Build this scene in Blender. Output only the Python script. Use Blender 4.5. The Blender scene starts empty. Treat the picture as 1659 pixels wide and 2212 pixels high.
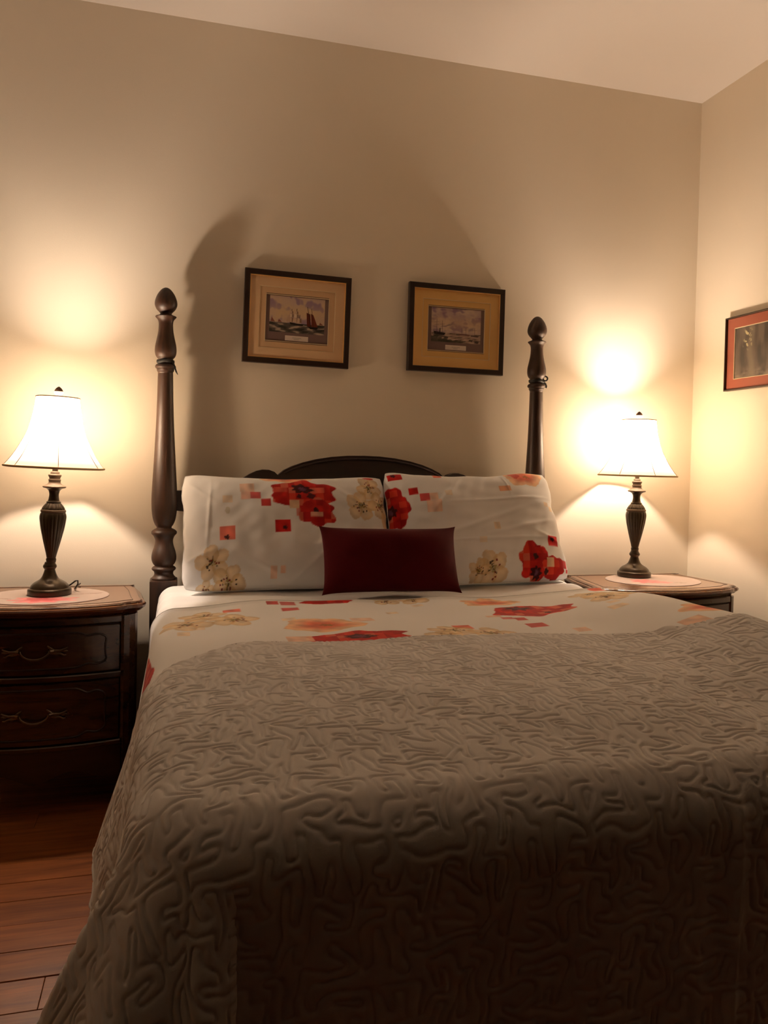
import bpy, bmesh, math
import numpy as np
from mathutils import Matrix, Vector

# ------------------------------------------------------------------ camera, world, exposure
scene = bpy.context.scene
COL = scene.collection
CAM_H, CAM_D = 1.08, 2.95
FPX = 1681.4
yaw, pitch, roll = (math.radians(a) for a in (15.126, -1.256, 1.321))
fw = Vector((math.sin(yaw)*math.cos(pitch), math.cos(yaw)*math.cos(pitch), math.sin(pitch)))
rt = Vector((math.cos(yaw), -math.sin(yaw), 0.0))
up = rt.cross(fw)
rt2 = rt*math.cos(roll) + up*math.sin(roll)
up2 = -rt*math.sin(roll) + up*math.cos(roll)
cam_data = bpy.data.cameras.new('camera')
cam = bpy.data.objects.new('camera', cam_data)
COL.objects.link(cam)
cam_data.sensor_fit = 'VERTICAL'
cam_data.sensor_height = 36.0
cam_data.lens = FPX*36.0/2212.0
cam_data.shift_y = -70.4/2212.0
cam_data.clip_start = 0.02
cam.matrix_world = Matrix(((rt2.x, up2.x, -fw.x, 0.0), (rt2.y, up2.y, -fw.y, -CAM_D),
                           (rt2.z, up2.z, -fw.z, CAM_H), (0, 0, 0, 1)))
scene.camera = cam

world = bpy.data.worlds.new('world')
scene.world = world
world.use_nodes = True
world.node_tree.nodes['Background'].inputs[0].default_value = (1.0, 0.72, 0.48, 1)
world.node_tree.nodes['Background'].inputs[1].default_value = 0.001

scene.view_settings.view_transform = 'Standard'
scene.view_settings.look = 'None'
scene.view_settings.exposure = 0.36
scene.view_settings.gamma = 1.0
scene.view_settings.use_curve_mapping = False
scene.cycles.use_denoising = True
scene.cycles.max_bounces = 10
scene.cycles.diffuse_bounces = 8
scene.cycles.transparent_max_bounces = 12
scene.cycles.sample_clamp_indirect = 6.0
scene.cycles.caustics_reflective = False
scene.cycles.caustics_refractive = False
BULB_POWER = 1000.0
BULB_COLOR = (1.0, 0.775, 0.60)

ROOM_X0, ROOM_X1, ROOM_Y0, ROOM_H = -2.1, 2.19, -3.05, CAM_H + 1.591

# ------------------------------------------------------------------ helpers
def srgb(r, g, b):
    f = lambda c: (c/255/12.92) if c/255 <= 0.04045 else ((c/255+0.055)/1.055)**2.4
    return (f(r), f(g), f(b))

def link(o, parent=None):
    COL.objects.link(o)
    if parent is not None:
        o.parent = parent
    return o

def tag(o, label=None, cat=None, group=None, kind=None):
    if label: o['label'] = label
    if cat: o['category'] = cat
    if group: o['group'] = group
    if kind: o['kind'] = kind
    return o

def thing(name, label, cat, loc=(0, 0, 0), rotz=0.0, group=None):
    o = bpy.data.objects.new(name, None)
    o.empty_display_size = 0.1
    COL.objects.link(o)
    o.location = loc
    o.rotation_euler = (0, 0, rotz)
    return tag(o, label, cat, group)

def mesh_np(name, V, Q, mat=None, parent=None, smooth=True, color=None):
    """V (n,3) floats, Q (m,4 or 3) ints -> object"""
    V = np.asarray(V, np.float32); Q = np.asarray(Q, np.int32)
    me = bpy.data.meshes.new(name)
    k = Q.shape[1]
    me.vertices.add(len(V)); me.vertices.foreach_set('co', V.ravel())
    me.loops.add(Q.size); me.loops.foreach_set('vertex_index', Q.ravel())
    me.polygons.add(len(Q)); me.polygons.foreach_set('loop_start', np.arange(0, Q.size, k, dtype=np.int32))
    me.update(calc_edges=True); me.validate()
    me.polygons.foreach_set('use_smooth', np.full(len(me.polygons), smooth))
    if color is not None:
        ca = me.color_attributes.new('print', 'FLOAT_COLOR', 'POINT')
        c4 = np.ones((len(V), 4), np.float32); c4[:, :3] = color
        ca.data.foreach_set('color', c4.ravel())
    if mat: me.materials.append(mat)
    return link(bpy.data.objects.new(name, me), parent)

def grid_quads(nu, nv, closed_u=False):
    i, j = np.meshgrid(np.arange(nu if closed_u else nu-1), np.arange(nv-1), indexing='ij')
    i2 = (i+1) % nu
    return np.stack([i*nv+j, i2*nv+j, i2*nv+j+1, i*nv+j+1], -1).reshape(-1, 4)

def obj_bm(name, bm, mat=None, parent=None, smooth=False):
    bmesh.ops.recalc_face_normals(bm, faces=bm.faces)
    me = bpy.data.meshes.new(name)
    bm.to_mesh(me); bm.free()
    if smooth:
        me.polygons.foreach_set('use_smooth', np.ones(len(me.polygons), bool))
    if mat: me.materials.append(mat)
    return link(bpy.data.objects.new(name, me), parent)

def add_box(bm, x0, x1, y0, y1, z0, z1, bevel=0.0, seg=2):
    vs = [bm.verts.new(p) for p in ((x0,y0,z0),(x1,y0,z0),(x1,y1,z0),(x0,y1,z0),(x0,y0,z1),(x1,y0,z1),(x1,y1,z1),(x0,y1,z1))]
    fs = [bm.faces.new([vs[i] for i in f]) for f in ((3,2,1,0),(4,5,6,7),(0,1,5,4),(1,2,6,5),(2,3,7,6),(3,0,4,7))]
    if bevel > 0:
        es = list({e for f in fs for e in f.edges})
        bmesh.ops.bevel(bm, geom=es, offset=bevel, segments=seg, affect='EDGES', profile=0.5)

def box(name, x0, x1, y0, y1, z0, z1, mat, parent=None, bevel=0.0, seg=2):
    bm = bmesh.new(); add_box(bm, x0, x1, y0, y1, z0, z1, bevel, seg)
    return obj_bm(name, bm, mat, parent)

def lathe(name, prof, mat, parent=None, n=48, loc=(0, 0, 0), flute=None, cap=True):
    """prof: list of (radius, z); flute: function(angle array, z, r) -> r"""
    prof = np.array(prof, float)
    a = np.linspace(0, 2*np.pi, n, endpoint=False)
    R = np.repeat(prof[None, :, 0], n, 0); Z = np.repeat(prof[None, :, 1], n, 0)
    A = np.repeat(a[:, None], len(prof), 1)
    if flute: R = flute(A, Z, R)
    V = np.stack([R*np.cos(A)+loc[0], R*np.sin(A)+loc[1], Z+loc[2]], -1).reshape(-1, 3)
    Q = grid_quads(n, len(prof), True)
    o = mesh_np(name, V, Q, mat, parent)
    if cap:
        bm = bmesh.new(); bm.from_mesh(o.data)
        bmesh.ops.holes_fill(bm, edges=[e for e in bm.edges if e.is_boundary], sides=0)
        bmesh.ops.recalc_face_normals(bm, faces=bm.faces)
        bm.to_mesh(o.data); bm.free()
    return o

def smooth_prof(pts, k=3):
    """densify a profile with a light Catmull-Rom pass"""
    P = np.array(pts, float); out = []
    for i in range(len(P)-1):
        p0 = P[max(i-1, 0)]; p1 = P[i]; p2 = P[i+1]; p3 = P[min(i+2, len(P)-1)]
        for t in np.arange(k)/k:
            out.append(0.5*((2*p1)+(-p0+p2)*t+(2*p0-5*p1+4*p2-p3)*t*t+(-p0+3*p1-3*p2+p3)*t**3))
    out.append(P[-1]); out = np.array(out); out[:, 0] = np.maximum(out[:, 0], 0.0004)
    return out

def tube_verts(path, rad, n=8, closed=False):
    P = np.array(path, float); m = len(P)
    rad = np.broadcast_to(np.asarray(rad, float), (m,))
    T = np.gradient(P, axis=0)
    if closed: T = np.roll(P, -1, 0)-np.roll(P, 1, 0)
    T /= np.linalg.norm(T, axis=1, keepdims=True)+1e-12
    ref = np.array([0., 0., 1.]) if abs(T[0, 2]) < 0.9 else np.array([1., 0., 0.])
    N = np.zeros_like(P); nrm = np.cross(T[0], ref); nrm /= np.linalg.norm(nrm)
    for i in range(m):
        nrm = nrm-T[i]*(nrm@T[i]); nrm /= np.linalg.norm(nrm); N[i] = nrm
    B = np.cross(T, N)
    a = np.linspace(0, 2*np.pi, n, endpoint=False)
    V = P[:, None]+rad[:, None, None]*(N[:, None]*np.cos(a)[None, :, None]+B[:, None]*np.sin(a)[None, :, None])
    i, j = np.meshgrid(np.arange(m if closed else m-1), np.arange(n), indexing='ij')
    i2 = (i+1) % m; j2 = (j+1) % n
    Q = np.stack([i*n+j, i*n+j2, i2*n+j2, i2*n+j], -1).reshape(-1, 4)
    return V.reshape(-1, 3), Q

def tubes(name, paths, mat, parent=None, n=8):
    Vs, Qs, off = [], [], 0
    for p in paths:
        v, q = tube_verts(p[0], p[1], n, len(p) > 2 and p[2])
        Vs.append(v); Qs.append(q+off); off += len(v)
    return mesh_np(name, np.concatenate(Vs), np.concatenate(Qs), mat, parent)

def extrude_outline(name, layers, mat, parent=None, smooth=False):
    """layers: list of (n,3) loops, bottom to top, capped"""
    n = len(layers[0]); bm = bmesh.new()
    rings = [[bm.verts.new(p) for p in L] for L in layers]
    for a, b in zip(rings[:-1], rings[1:]):
        for i in range(n):
            bm.faces.new((a[i], a[(i+1) % n], b[(i+1) % n], b[i]))
    bm.faces.new(rings[-1]); bm.faces.new(list(reversed(rings[0])))
    return obj_bm(name, bm, mat, parent, smooth)

def offset2d(P, d):
    """offset a closed CCW outline inward by d"""
    P = np.array(P, float); T = np.roll(P, -1, 0)-np.roll(P, 1, 0)
    T /= np.linalg.norm(T, axis=1, keepdims=True)+1e-9
    N = np.stack([-T[:, 1], T[:, 0]], 1)
    return P+N*d

def snoise(P, freq, seed, octs=1):
    """smooth numpy noise in about -1..1"""
    rng = np.random.default_rng(seed); out = np.zeros(P.shape[:-1])
    for o in range(octs):
        s = np.zeros_like(out)
        for _ in range(7):
            k = rng.normal(size=P.shape[-1]); k /= np.linalg.norm(k); k *= freq*(2**o)*rng.uniform(0.6, 1.4)*2*np.pi
            s += np.sin(P@k+rng.uniform(0, 6.28))
        out += s/3.0*0.5**o
    return out

def sstep(a, b, x):
    t = np.clip((x-a)/(b-a), 0, 1); return t*t*(3-2*t)

# ------------------------------------------------------------------ materials
def new_mat(name):
    m = bpy.data.materials.new(name); m.use_nodes = True
    return m, m.node_tree.nodes, m.node_tree.links, m.node_tree.nodes['Principled BSDF']

def plain(name, col, rough=0.5, metal=0.0, coat=0.0, spec=0.5, noise=0.0, nscale=20.0, bump=0.0, bscale=200.0, sheen=0.0):
    m, N, L, b = new_mat(name)
    b.inputs['Base Color'].default_value = (*col, 1); b.inputs['Roughness'].default_value = rough
    b.inputs['Metallic'].default_value = metal; b.inputs['Coat Weight'].default_value = coat
    b.inputs['Specular IOR Level'].default_value = spec
    if sheen: b.inputs['Sheen Weight'].default_value = sheen; b.inputs['Sheen Roughness'].default_value = 0.4
    tc = N.new('ShaderNodeTexCoord')
    if noise:
        nt = N.new('ShaderNodeTexNoise'); nt.inputs['Scale'].default_value = nscale; nt.inputs['Detail'].default_value = 4
        L.new(tc.outputs['Object'], nt.inputs['Vector'])
        mx = N.new('ShaderNodeMix'); mx.data_type = 'RGBA'
        mx.inputs[6].default_value = (*[c*(1-noise) for c in col], 1); mx.inputs[7].default_value = (*[min(1, c*(1+noise)) for c in col], 1)
        L.new(nt.outputs['Fac'], mx.inputs[0]); L.new(mx.outputs[2], b.inputs['Base Color'])
    if bump:
        nb = N.new('ShaderNodeTexNoise'); nb.inputs['Scale'].default_value = bscale; nb.inputs['Detail'].default_value = 3
        L.new(tc.outputs['Object'], nb.inputs['Vector'])
        bp = N.new('ShaderNodeBump'); bp.inputs['Strength'].default_value = bump; bp.inputs['Distance'].default_value = 0.002
        L.new(nb.outputs['Fac'], bp.inputs['Height']); L.new(bp.outputs['Normal'], b.inputs['Normal'])
    return m

def wood(name, dark, light, rough=0.35, scale=(1, 14, 14), coat=0.0, rand=0.0, contrast=(0.3, 0.75), nscale=3.0):
    m, N, L, b = new_mat(name)
    tc = N.new('ShaderNodeTexCoord'); mp = N.new('ShaderNodeMapping'); mp.inputs['Scale'].default_value = scale
    L.new(tc.outputs['Object'], mp.inputs['Vector'])
    vec = mp.outputs['Vector']
    oi = N.new('ShaderNodeObjectInfo')
    if rand:
        ad = N.new('ShaderNodeVectorMath'); ad.operation = 'ADD'
        cb = N.new('ShaderNodeCombineXYZ'); mu = N.new('ShaderNodeMath'); mu.operation = 'MULTIPLY'; mu.inputs[1].default_value = 57.0
        L.new(oi.outputs['Random'], mu.inputs[0]); L.new(mu.outputs[0], cb.inputs[0]); L.new(mu.outputs[0], cb.inputs[1])
        L.new(vec, ad.inputs[0]); L.new(cb.outputs[0], ad.inputs[1]); vec = ad.outputs[0]
    n1 = N.new('ShaderNodeTexNoise'); n1.inputs['Scale'].default_value = nscale; n1.inputs['Detail'].default_value = 8
    n1.inputs['Roughness'].default_value = 0.6; n1.inputs['Distortion'].default_value = 0.6
    L.new(vec, n1.inputs['Vector'])
    cr = N.new('ShaderNodeValToRGB')
    cr.color_ramp.elements[0].position = contrast[0]; cr.color_ramp.elements[0].color = (*dark, 1)
    cr.color_ramp.elements[1].position = contrast[1]; cr.color_ramp.elements[1].color = (*light, 1)
    L.new(n1.outputs['Fac'], cr.inputs['Fac'])
    out = cr.outputs['Color']
    if rand:
        hv = N.new('ShaderNodeHueSaturation'); mr = N.new('ShaderNodeMapRange')
        mr.inputs[3].default_value = 1-rand; mr.inputs[4].default_value = 1+rand
        L.new(oi.outputs['Random'], mr.inputs[0]); L.new(mr.outputs[0], hv.inputs['Value']); L.new(out, hv.inputs['Color']); out = hv.outputs['Color']
    L.new(out, b.inputs['Base Color'])
    b.inputs['Roughness'].default_value = rough; b.inputs['Coat Weight'].default_value = coat; b.inputs['Coat Roughness'].default_value = 0.15
    bp = N.new('ShaderNodeBump'); bp.inputs['Strength'].default_value = 0.08; bp.inputs['Distance'].default_value = 0.001
    L.new(n1.outputs['Fac'], bp.inputs['Height']); L.new(bp.outputs['Normal'], b.inputs['Normal'])
    return m

def printed(name, rough=0.8, weave=0.05, spec=0.3, sheen=0.0):
    m, N, L, b = new_mat(name)
    at = N.new('ShaderNodeAttribute'); at.attribute_name = 'print'
    L.new(at.outputs['Color'], b.inputs['Base Color'])
    b.inputs['Roughness'].default_value = rough; b.inputs['Specular IOR Level'].default_value = spec
    if sheen: b.inputs['Sheen Weight'].default_value = sheen
    if weave:
        tc = N.new('ShaderNodeTexCoord'); nb = N.new('ShaderNodeTexNoise'); nb.inputs['Scale'].default_value = 700
        L.new(tc.outputs['Object'], nb.inputs['Vector'])
        bp = N.new('ShaderNodeBump'); bp.inputs['Strength'].default_value = weave; bp.inputs['Distance'].default_value = 0.001
        L.new(nb.outputs['Fac'], bp.inputs['Height']); L.new(bp.outputs['Normal'], b.inputs['Normal'])
    return m

def pane_mat(name):
    m, N, L, b = new_mat(name)
    N.remove(b); out = N['Material Output']
    tr = N.new('ShaderNodeBsdfTransparent'); gl = N.new('ShaderNodeBsdfGlossy'); gl.inputs['Roughness'].default_value = 0.03
    lw = N.new('ShaderNodeLayerWeight'); lw.inputs['Blend'].default_value = 0.5
    pw = N.new('ShaderNodeMath'); pw.operation = 'POWER'; pw.inputs[1].default_value = 6.0
    fr = N.new('ShaderNodeMath'); fr.operation = 'MULTIPLY_ADD'; fr.inputs[1].default_value = 0.25; fr.inputs[2].default_value = 0.012
    L.new(lw.outputs['Facing'], pw.inputs[0]); L.new(pw.outputs[0], fr.inputs[0])
    mx = N.new('ShaderNodeMixShader')
    L.new(fr.outputs[0], mx.inputs[0]); L.new(tr.outputs[0], mx.inputs[1]); L.new(gl.outputs[0], mx.inputs[2]); L.new(mx.outputs[0], out.inputs['Surface'])
    return m

def shade_mat(name):
    m, N, L, b = new_mat(name)
    N.remove(b); out = N['Material Output']
    df = N.new('ShaderNodeBsdfDiffuse'); tl = N.new('ShaderNodeBsdfTranslucent'); mx = N.new('ShaderNodeMixShader')
    tc = N.new('ShaderNodeTexCoord'); nt = N.new('ShaderNodeTexNoise'); nt.inputs['Scale'].default_value = 300
    mp = N.new('ShaderNodeMapping'); mp.inputs['Scale'].default_value = (1, 1, 0.1)
    L.new(tc.outputs['Object'], mp.inputs['Vector']); L.new(mp.outputs[0], nt.inputs['Vector'])
    cr = N.new('ShaderNodeValToRGB'); cr.color_ramp.elements[0].color = (0.90, 0.83, 0.72, 1); cr.color_ramp.elements[1].color = (0.95, 0.89, 0.79, 1)
    L.new(nt.outputs['Fac'], cr.inputs['Fac']); L.new(cr.outputs[0], df.inputs['Color']); L.new(cr.outputs[0], tl.inputs['Color'])
    mx.inputs[0].default_value = 0.82
    L.new(df.outputs[0], mx.inputs[1]); L.new(tl.outputs[0], mx.inputs[2])
    tr = N.new('ShaderNodeBsdfTransparent'); tr.inputs['Color'].default_value = (0.96, 0.88, 0.74, 1)
    m2 = N.new('ShaderNodeMixShader'); m2.inputs[0].default_value = 0.19
    L.new(mx.outputs[0], m2.inputs[1]); L.new(tr.outputs[0], m2.inputs[2]); L.new(m2.outputs[0], out.inputs['Surface'])
    return m

def emit_mat(name, col, strength):
    m, N, L, b = new_mat(name)
    b.inputs['Base Color'].default_value = (0.9, 0.9, 0.9, 1)
    b.inputs['Emission Color'].default_value = (*col, 1); b.inputs['Emission Strength'].default_value = strength
    return m

M = dict(
    wall=plain('wall_paint', (0.83, 0.745, 0.605), 0.85, spec=0.2, noise=0.02, nscale=3, bump=0.12, bscale=260),
    ceiling=plain('ceiling_paint', (0.76, 0.71, 0.65), 0.9, spec=0.2, noise=0.015, nscale=3, bump=0.1, bscale=220),
    subfloor=plain('subfloor', (0.01, 0.006, 0.004), 0.9),
    plank=wood('plank_wood', srgb(116, 62, 28), srgb(184, 110, 54), 0.38, (1.2, 16, 16), coat=0.25, rand=0.12),
    bedwood=wood('dark_bed_wood', srgb(34, 20, 11), srgb(72, 42, 22), 0.48, (16, 16, 1.6), coat=0.0),
    panelwood=wood('headboard_wood', srgb(26, 14, 9), srgb(48, 27, 17), 0.45, (1.6, 16, 16)),
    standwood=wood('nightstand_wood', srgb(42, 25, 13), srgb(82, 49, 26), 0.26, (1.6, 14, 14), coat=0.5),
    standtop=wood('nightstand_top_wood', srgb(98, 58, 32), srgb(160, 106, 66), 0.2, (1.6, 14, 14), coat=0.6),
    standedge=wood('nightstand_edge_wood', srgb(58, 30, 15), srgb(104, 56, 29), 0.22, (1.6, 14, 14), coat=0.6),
    standdark=wood('nightstand_dark_wood', srgb(26, 14, 8), srgb(50, 28, 15), 0.32, (1.6, 14, 14), coat=0.3),  # darker brown wood for body, apron, legs, moulding and inlay line
    pull=plain('aged_brass', srgb(128, 112, 92), 0.35, metal=1.0, noise=0.3, nscale=80),
    bronze=plain('dark_bronze', srgb(62, 50, 34), 0.36, metal=0.55, noise=0.25, nscale=60, coat=0.2),
    bronze_hi=plain('rubbed_bronze', srgb(112, 94, 76), 0.5, metal=0.3, noise=0.2, nscale=60),
    socket=plain('socket_nickel', srgb(150, 140, 125), 0.35, metal=0.8),
    shade=shade_mat('shade_fabric'),
    trim=plain('shade_trim', srgb(205, 180, 140), 0.8),
    trimdark=plain('shade_rim', srgb(150, 120, 80), 0.6),
    seam=plain('shade_seam', srgb(120, 95, 68), 0.8),
    crystal=plain('finial_crystal', (0.85, 0.82, 0.75), 0.12, coat=0.5),
    capbronze=plain('finial_cap_bronze', srgb(84, 58, 42), 0.4, metal=0.5),
    bulb=emit_mat('bulb_glow', BULB_COLOR, BULB_POWER),
    cord=plain('lamp_cord', srgb(40, 30, 20), 0.5),
    black=plain('black_ribbon', (0.008, 0.007, 0.006), 0.7),
    frame=plain('dark_frame', srgb(40, 24, 15), 0.4, noise=0.2, nscale=30, coat=0.1),
    gilt=plain('gilt', srgb(232, 186, 116), 0.4, metal=0.15),
    mat1=plain('tan_mat', srgb(230, 194, 152), 0.9, noise=0.03, nscale=120),
    mat1b=plain('tan_mat_inner', srgb(222, 184, 142), 0.9),
    mat2=plain('ochre_mat', srgb(234, 190, 118), 0.9, noise=0.03, nscale=120),
    mat2b=plain('ochre_mat_inner', srgb(230, 186, 114), 0.9),
    matedge=plain('mat_edge', srgb(226, 206, 168), 0.8),
    board=plain('grey_board', srgb(128, 104, 98), 0.9),
    matred=plain('terracotta_mat', srgb(158, 84, 60), 0.9, noise=0.03, nscale=120),
    metalframe=plain('thin_metal_frame', srgb(70, 60, 52), 0.3, metal=0.8),
    pane=pane_mat('picture_glass'),
    print=printed('print_paper', 0.6, 0.0),
    fabric=printed('printed_cotton', 0.85, 0.06, 0.2, 0.1),
    sheet=plain('white_sheet', (0.89, 0.90, 0.91), 0.9, spec=0.2, bump=0.05, bscale=600),
    quilt=plain('quilt_cotton', (0.745, 0.74, 0.74), 0.85, spec=0.25, noise=0.03, nscale=40, bump=0.10, bscale=500, sheen=0.15),
    velvet=plain('dark_red_velvet', srgb(70, 4, 10), 0.8, spec=0.1, noise=0.1, nscale=60, sheen=0.06, bump=0.1, bscale=500),
    mattress=plain('mattress_ticking', (0.7, 0.68, 0.64), 0.9, noise=0.03, nscale=30),
    placemat=printed('placemat_cotton', 0.85, 0.15),
)

# ------------------------------------------------------------------ room shell
tag(box('wall_back', ROOM_X0-0.1, ROOM_X1+0.1, 0.0, 0.1, 0, ROOM_H, M['wall']), kind='structure')
tag(box('wall_right', ROOM_X1, ROOM_X1+0.1, ROOM_Y0, 0.0, 0, ROOM_H, M['wall']), kind='structure')
tag(box('wall_left', ROOM_X0-0.1, ROOM_X0, ROOM_Y0, 0.0, 0, ROOM_H, M['wall']), kind='structure')
tag(box('ceiling', ROOM_X0-0.1, ROOM_X1+0.1, ROOM_Y0, 0.1, ROOM_H, ROOM_H+0.1, M['ceiling']), kind='structure')
floor = tag(box('floor', ROOM_X0-0.1, ROOM_X1+0.1, ROOM_Y0, 0.1, -0.1, -0.006, M['subfloor']), kind='structure')
def build_planks():
    rng = np.random.default_rng(5)
    edges = [-0.843, -0.932, -1.240, -1.342]      # joints seen beside the bed
    rows = [(-0.932, -0.843, 1), (-1.035, -0.932, 0), (-1.137, -1.035, 0), (-1.240, -1.137, 1), (-1.342, -1.240, 1)]
    y = -0.843
    while y < -0.05:
        rows.append((y, min(y+0.1, 0.0), 0)); y += 0.1
    y = -1.342
    while y > ROOM_Y0+0.1:
        rows.append((y-0.1, y, 0)); y -= 0.1
    first = None
    for (a, b, wide) in rows:
        g = 0.0020 if wide else 0.0003
        if abs(a+1.342) < 1e-6: cuts = [-1.45, -0.239, 1.0]
        else:
            x = ROOM_X0+rng.uniform(0.2, 1.0); cuts = []
            if -1.3 < a < -0.8: cuts = [-1.3-rng.uniform(0, .5), 0.4+rng.uniform(0, .6)]
            else:
                while x < ROOM_X1-0.2: cuts.append(x); x += rng.uniform(1.0, 1.7)
        xs = [ROOM_X0]+cuts+[ROOM_X1]
        for x0, x1 in zip(xs[:-1], xs[1:]):
            box('floor_plank', x0+0.0006, x1-0.0006, a+(0.0020 if wide else 0.0003), b-g, -0.006, 0.0, M['plank'], floor, 0.0008 if wide else 0.0003, 1)
build_planks()

# ------------------------------------------------------------------ fabric print painter
class Painter:
    def __init__(self, P, base):
        self.P = P.reshape(-1, 2); self.C = np.tile(np.array(base, float), (len(self.P), 1))
    def near(self, cx, cy, hx, hy):
        return np.nonzero((np.abs(self.P[:, 0]-cx) < hx) & (np.abs(self.P[:, 1]-cy) < hy))[0]
    def put(self, I, m, col, a=1.0):
        m = np.clip(m*a, 0, 1)[:, None]; self.C[I] = self.C[I]*(1-m)+np.array(col)*m
    def rect(self, x0, y0, x1, y1, col, a=1.0, spot=None, e=0.0012):
        x0, x1 = sorted((x0, x1)); y0, y1 = sorted((y0, y1))
        I = self.near((x0+x1)/2, (y0+y1)/2, (x1-x0)/2+0.01, (y1-y0)/2+0.01)
        if not len(I): return
        Q = self.P[I]; x, y = Q.T
        m = np.clip((x-x0)/e+.5, 0, 1)*np.clip((x1-x)/e+.5, 0, 1)*np.clip((y-y0)/e+.5, 0, 1)*np.clip((y1-y)/e+.5, 0, 1)
        tex = 1+0.16*snoise(Q, 22, 4)
        self.C[I] = self.C[I]*(1-(m*a)[:, None])+np.clip(np.array(col)[None]*tex[:, None], 0, 1)*(m*a)[:, None]
        if spot: self.blob(spot[0], spot[1], 0.008, 0.007, (0.03, 0.008, 0.012), 0.95, 5, 3, 0.25)
    def blob(self, cx, cy, rx, ry, col, a=1.0, lobes=5, seed=0, wob=0.12, ang=0.0, col2=None, e=0.03):
        h = max(rx, ry)*(1.1+2.5*wob)+0.004
        I = self.near(cx, cy, h, h); Q = self.P[I]
        if not len(I): return I, None, Q
        d = Q-np.array([cx, cy]); c, s = math.cos(ang), math.sin(ang)
        X = (d[:, 0]*c+d[:, 1]*s)/rx; Y = (-d[:, 0]*s+d[:, 1]*c)/ry
        r, t = np.hypot(X, Y), np.arctan2(Y, X); rng = np.random.default_rng(seed)
        R = 1+wob*np.cos(lobes*t+rng.uniform(0, 6.28))*0.7
        for k in (2, 3, 7, 11, 17): R += wob*0.45*math.sqrt(3.0/k)*np.cos(k*t+rng.uniform(0, 6.28))*rng.uniform(0.3, 1)
        m = np.clip((R-r)/e+.5, 0, 1)
        c = np.array(col)[None]*np.ones((len(r), 1))
        if col2 is not None:
            w = sstep(0.25, 0.95, r/R)[:, None]; c = c*(1-w)+np.array(col2)[None]*w
        if rx > 0.004: c = c*(1+0.14*snoise(Q, 18, seed+9, 2))[:, None]
        self.C[I] = self.C[I]*(1-(m*a)[:, None])+np.clip(c, 0, 1)*(m*a)[:, None]
        return I, m, Q
    def poppy(self, cx, cy, rx, ry, seed=0, dark=(0.0, 0.25), squares=True):
        red, deep, pale = srgb(202, 34, 24), srgb(158, 14, 18), srgb(226, 128, 100)
        I, m, Q = self.blob(cx, cy, rx, ry, red, 1.0, 6, seed, 0.13)
        if m is None: return
        q = np.clip(m*(0.5+0.8*snoise(Q, 14, seed+3, 2)), 0, 1); self.put(I, q*m, deep, 0.7)
        if squares:
            cell = 0.024; k = np.floor((Q-np.array([cx, cy]))/cell).astype(int)
            h = (np.sin(k[:, 0]*12.9898+k[:, 1]*78.233+seed*3.7)*43758.5453) % 1.0
            self.put(I, m*(h > 0.84), pale, 0.62); self.put(I, m*(h < 0.16), deep, 0.75); self.put(I, m*((h > 0.5) & (h < 0.6)), srgb(226, 70, 46), 0.7)
        if dark is not None:
            dx, dy = cx+dark[0]*rx, cy+dark[1]*ry
            self.blob(dx, dy, rx*0.31, ry*0.3, srgb(56, 18, 26), 0.95, 7, seed+1, 0.3)
            self.blob(dx+rx*.02, dy, rx*0.12, ry*0.13, srgb(120, 72, 96), 0.8, 9, seed+2, 0.3)
    def orange(self, cx, cy, rx, ry, seed=0):
        self.blob(cx, cy, rx, ry, srgb(226, 92, 40), 0.9, 5, seed, 0.14, 0, srgb(244, 196, 150))
        self.blob(cx+rx*.1, cy, rx*.16, ry*.16, srgb(150, 110, 50), 0.7, 6, seed+1, 0.3)
    def blossom(self, cx, cy, s, ang=0.0, seed=0, sy=1.0):
        tan, edge = srgb(234, 208, 164), srgb(216, 184, 132)
        rng = np.random.default_rng(seed)
        for k in range(5):
            a = ang+k*2*math.pi/5+rng.uniform(-.15, .15); d = s*0.55
            px, py = cx+d*math.cos(a), cy+d*math.sin(a)*sy
            self.blob(px, py, s*0.46, s*0.40*(0.5+0.5*sy), tan, 0.74, 3, seed+k, 0.10, a, edge, 0.05)
        self.blob(cx, cy, s*.2, s*.16*sy, srgb(150, 130, 50), 0.75, 6, seed+8, 0.3)
        for k in range(11):
            a = rng.uniform(0, 6.28); d = s*rng.uniform(0.12, 0.48)
            col = srgb(130, 20, 30) if rng.random() < .6 else srgb(50, 30, 20)
            self.blob(cx+d*math.cos(a), cy+d*math.sin(a)*sy, s*0.05, s*0.05, col, 0.95, 3, k, 0.05)
        for k in range(4):
            a = rng.uniform(0, 6.28)
            for d in np.linspace(0.05, 0.36, 7):
                self.blob(cx+s*d*math.cos(a), cy+s*d*math.sin(a)*sy, s*0.028, s*0.028, srgb(70, 55, 30), 0.8, 3, k, 0.05)

COTTON = (0.89, 0.90, 0.91)
RED, SALMON, PINK, PEACH, TANC = srgb(198, 30, 26), srgb(226, 112, 88), srgb(214, 70, 70), srgb(242, 196, 168), srgb(238, 212, 176)

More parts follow.
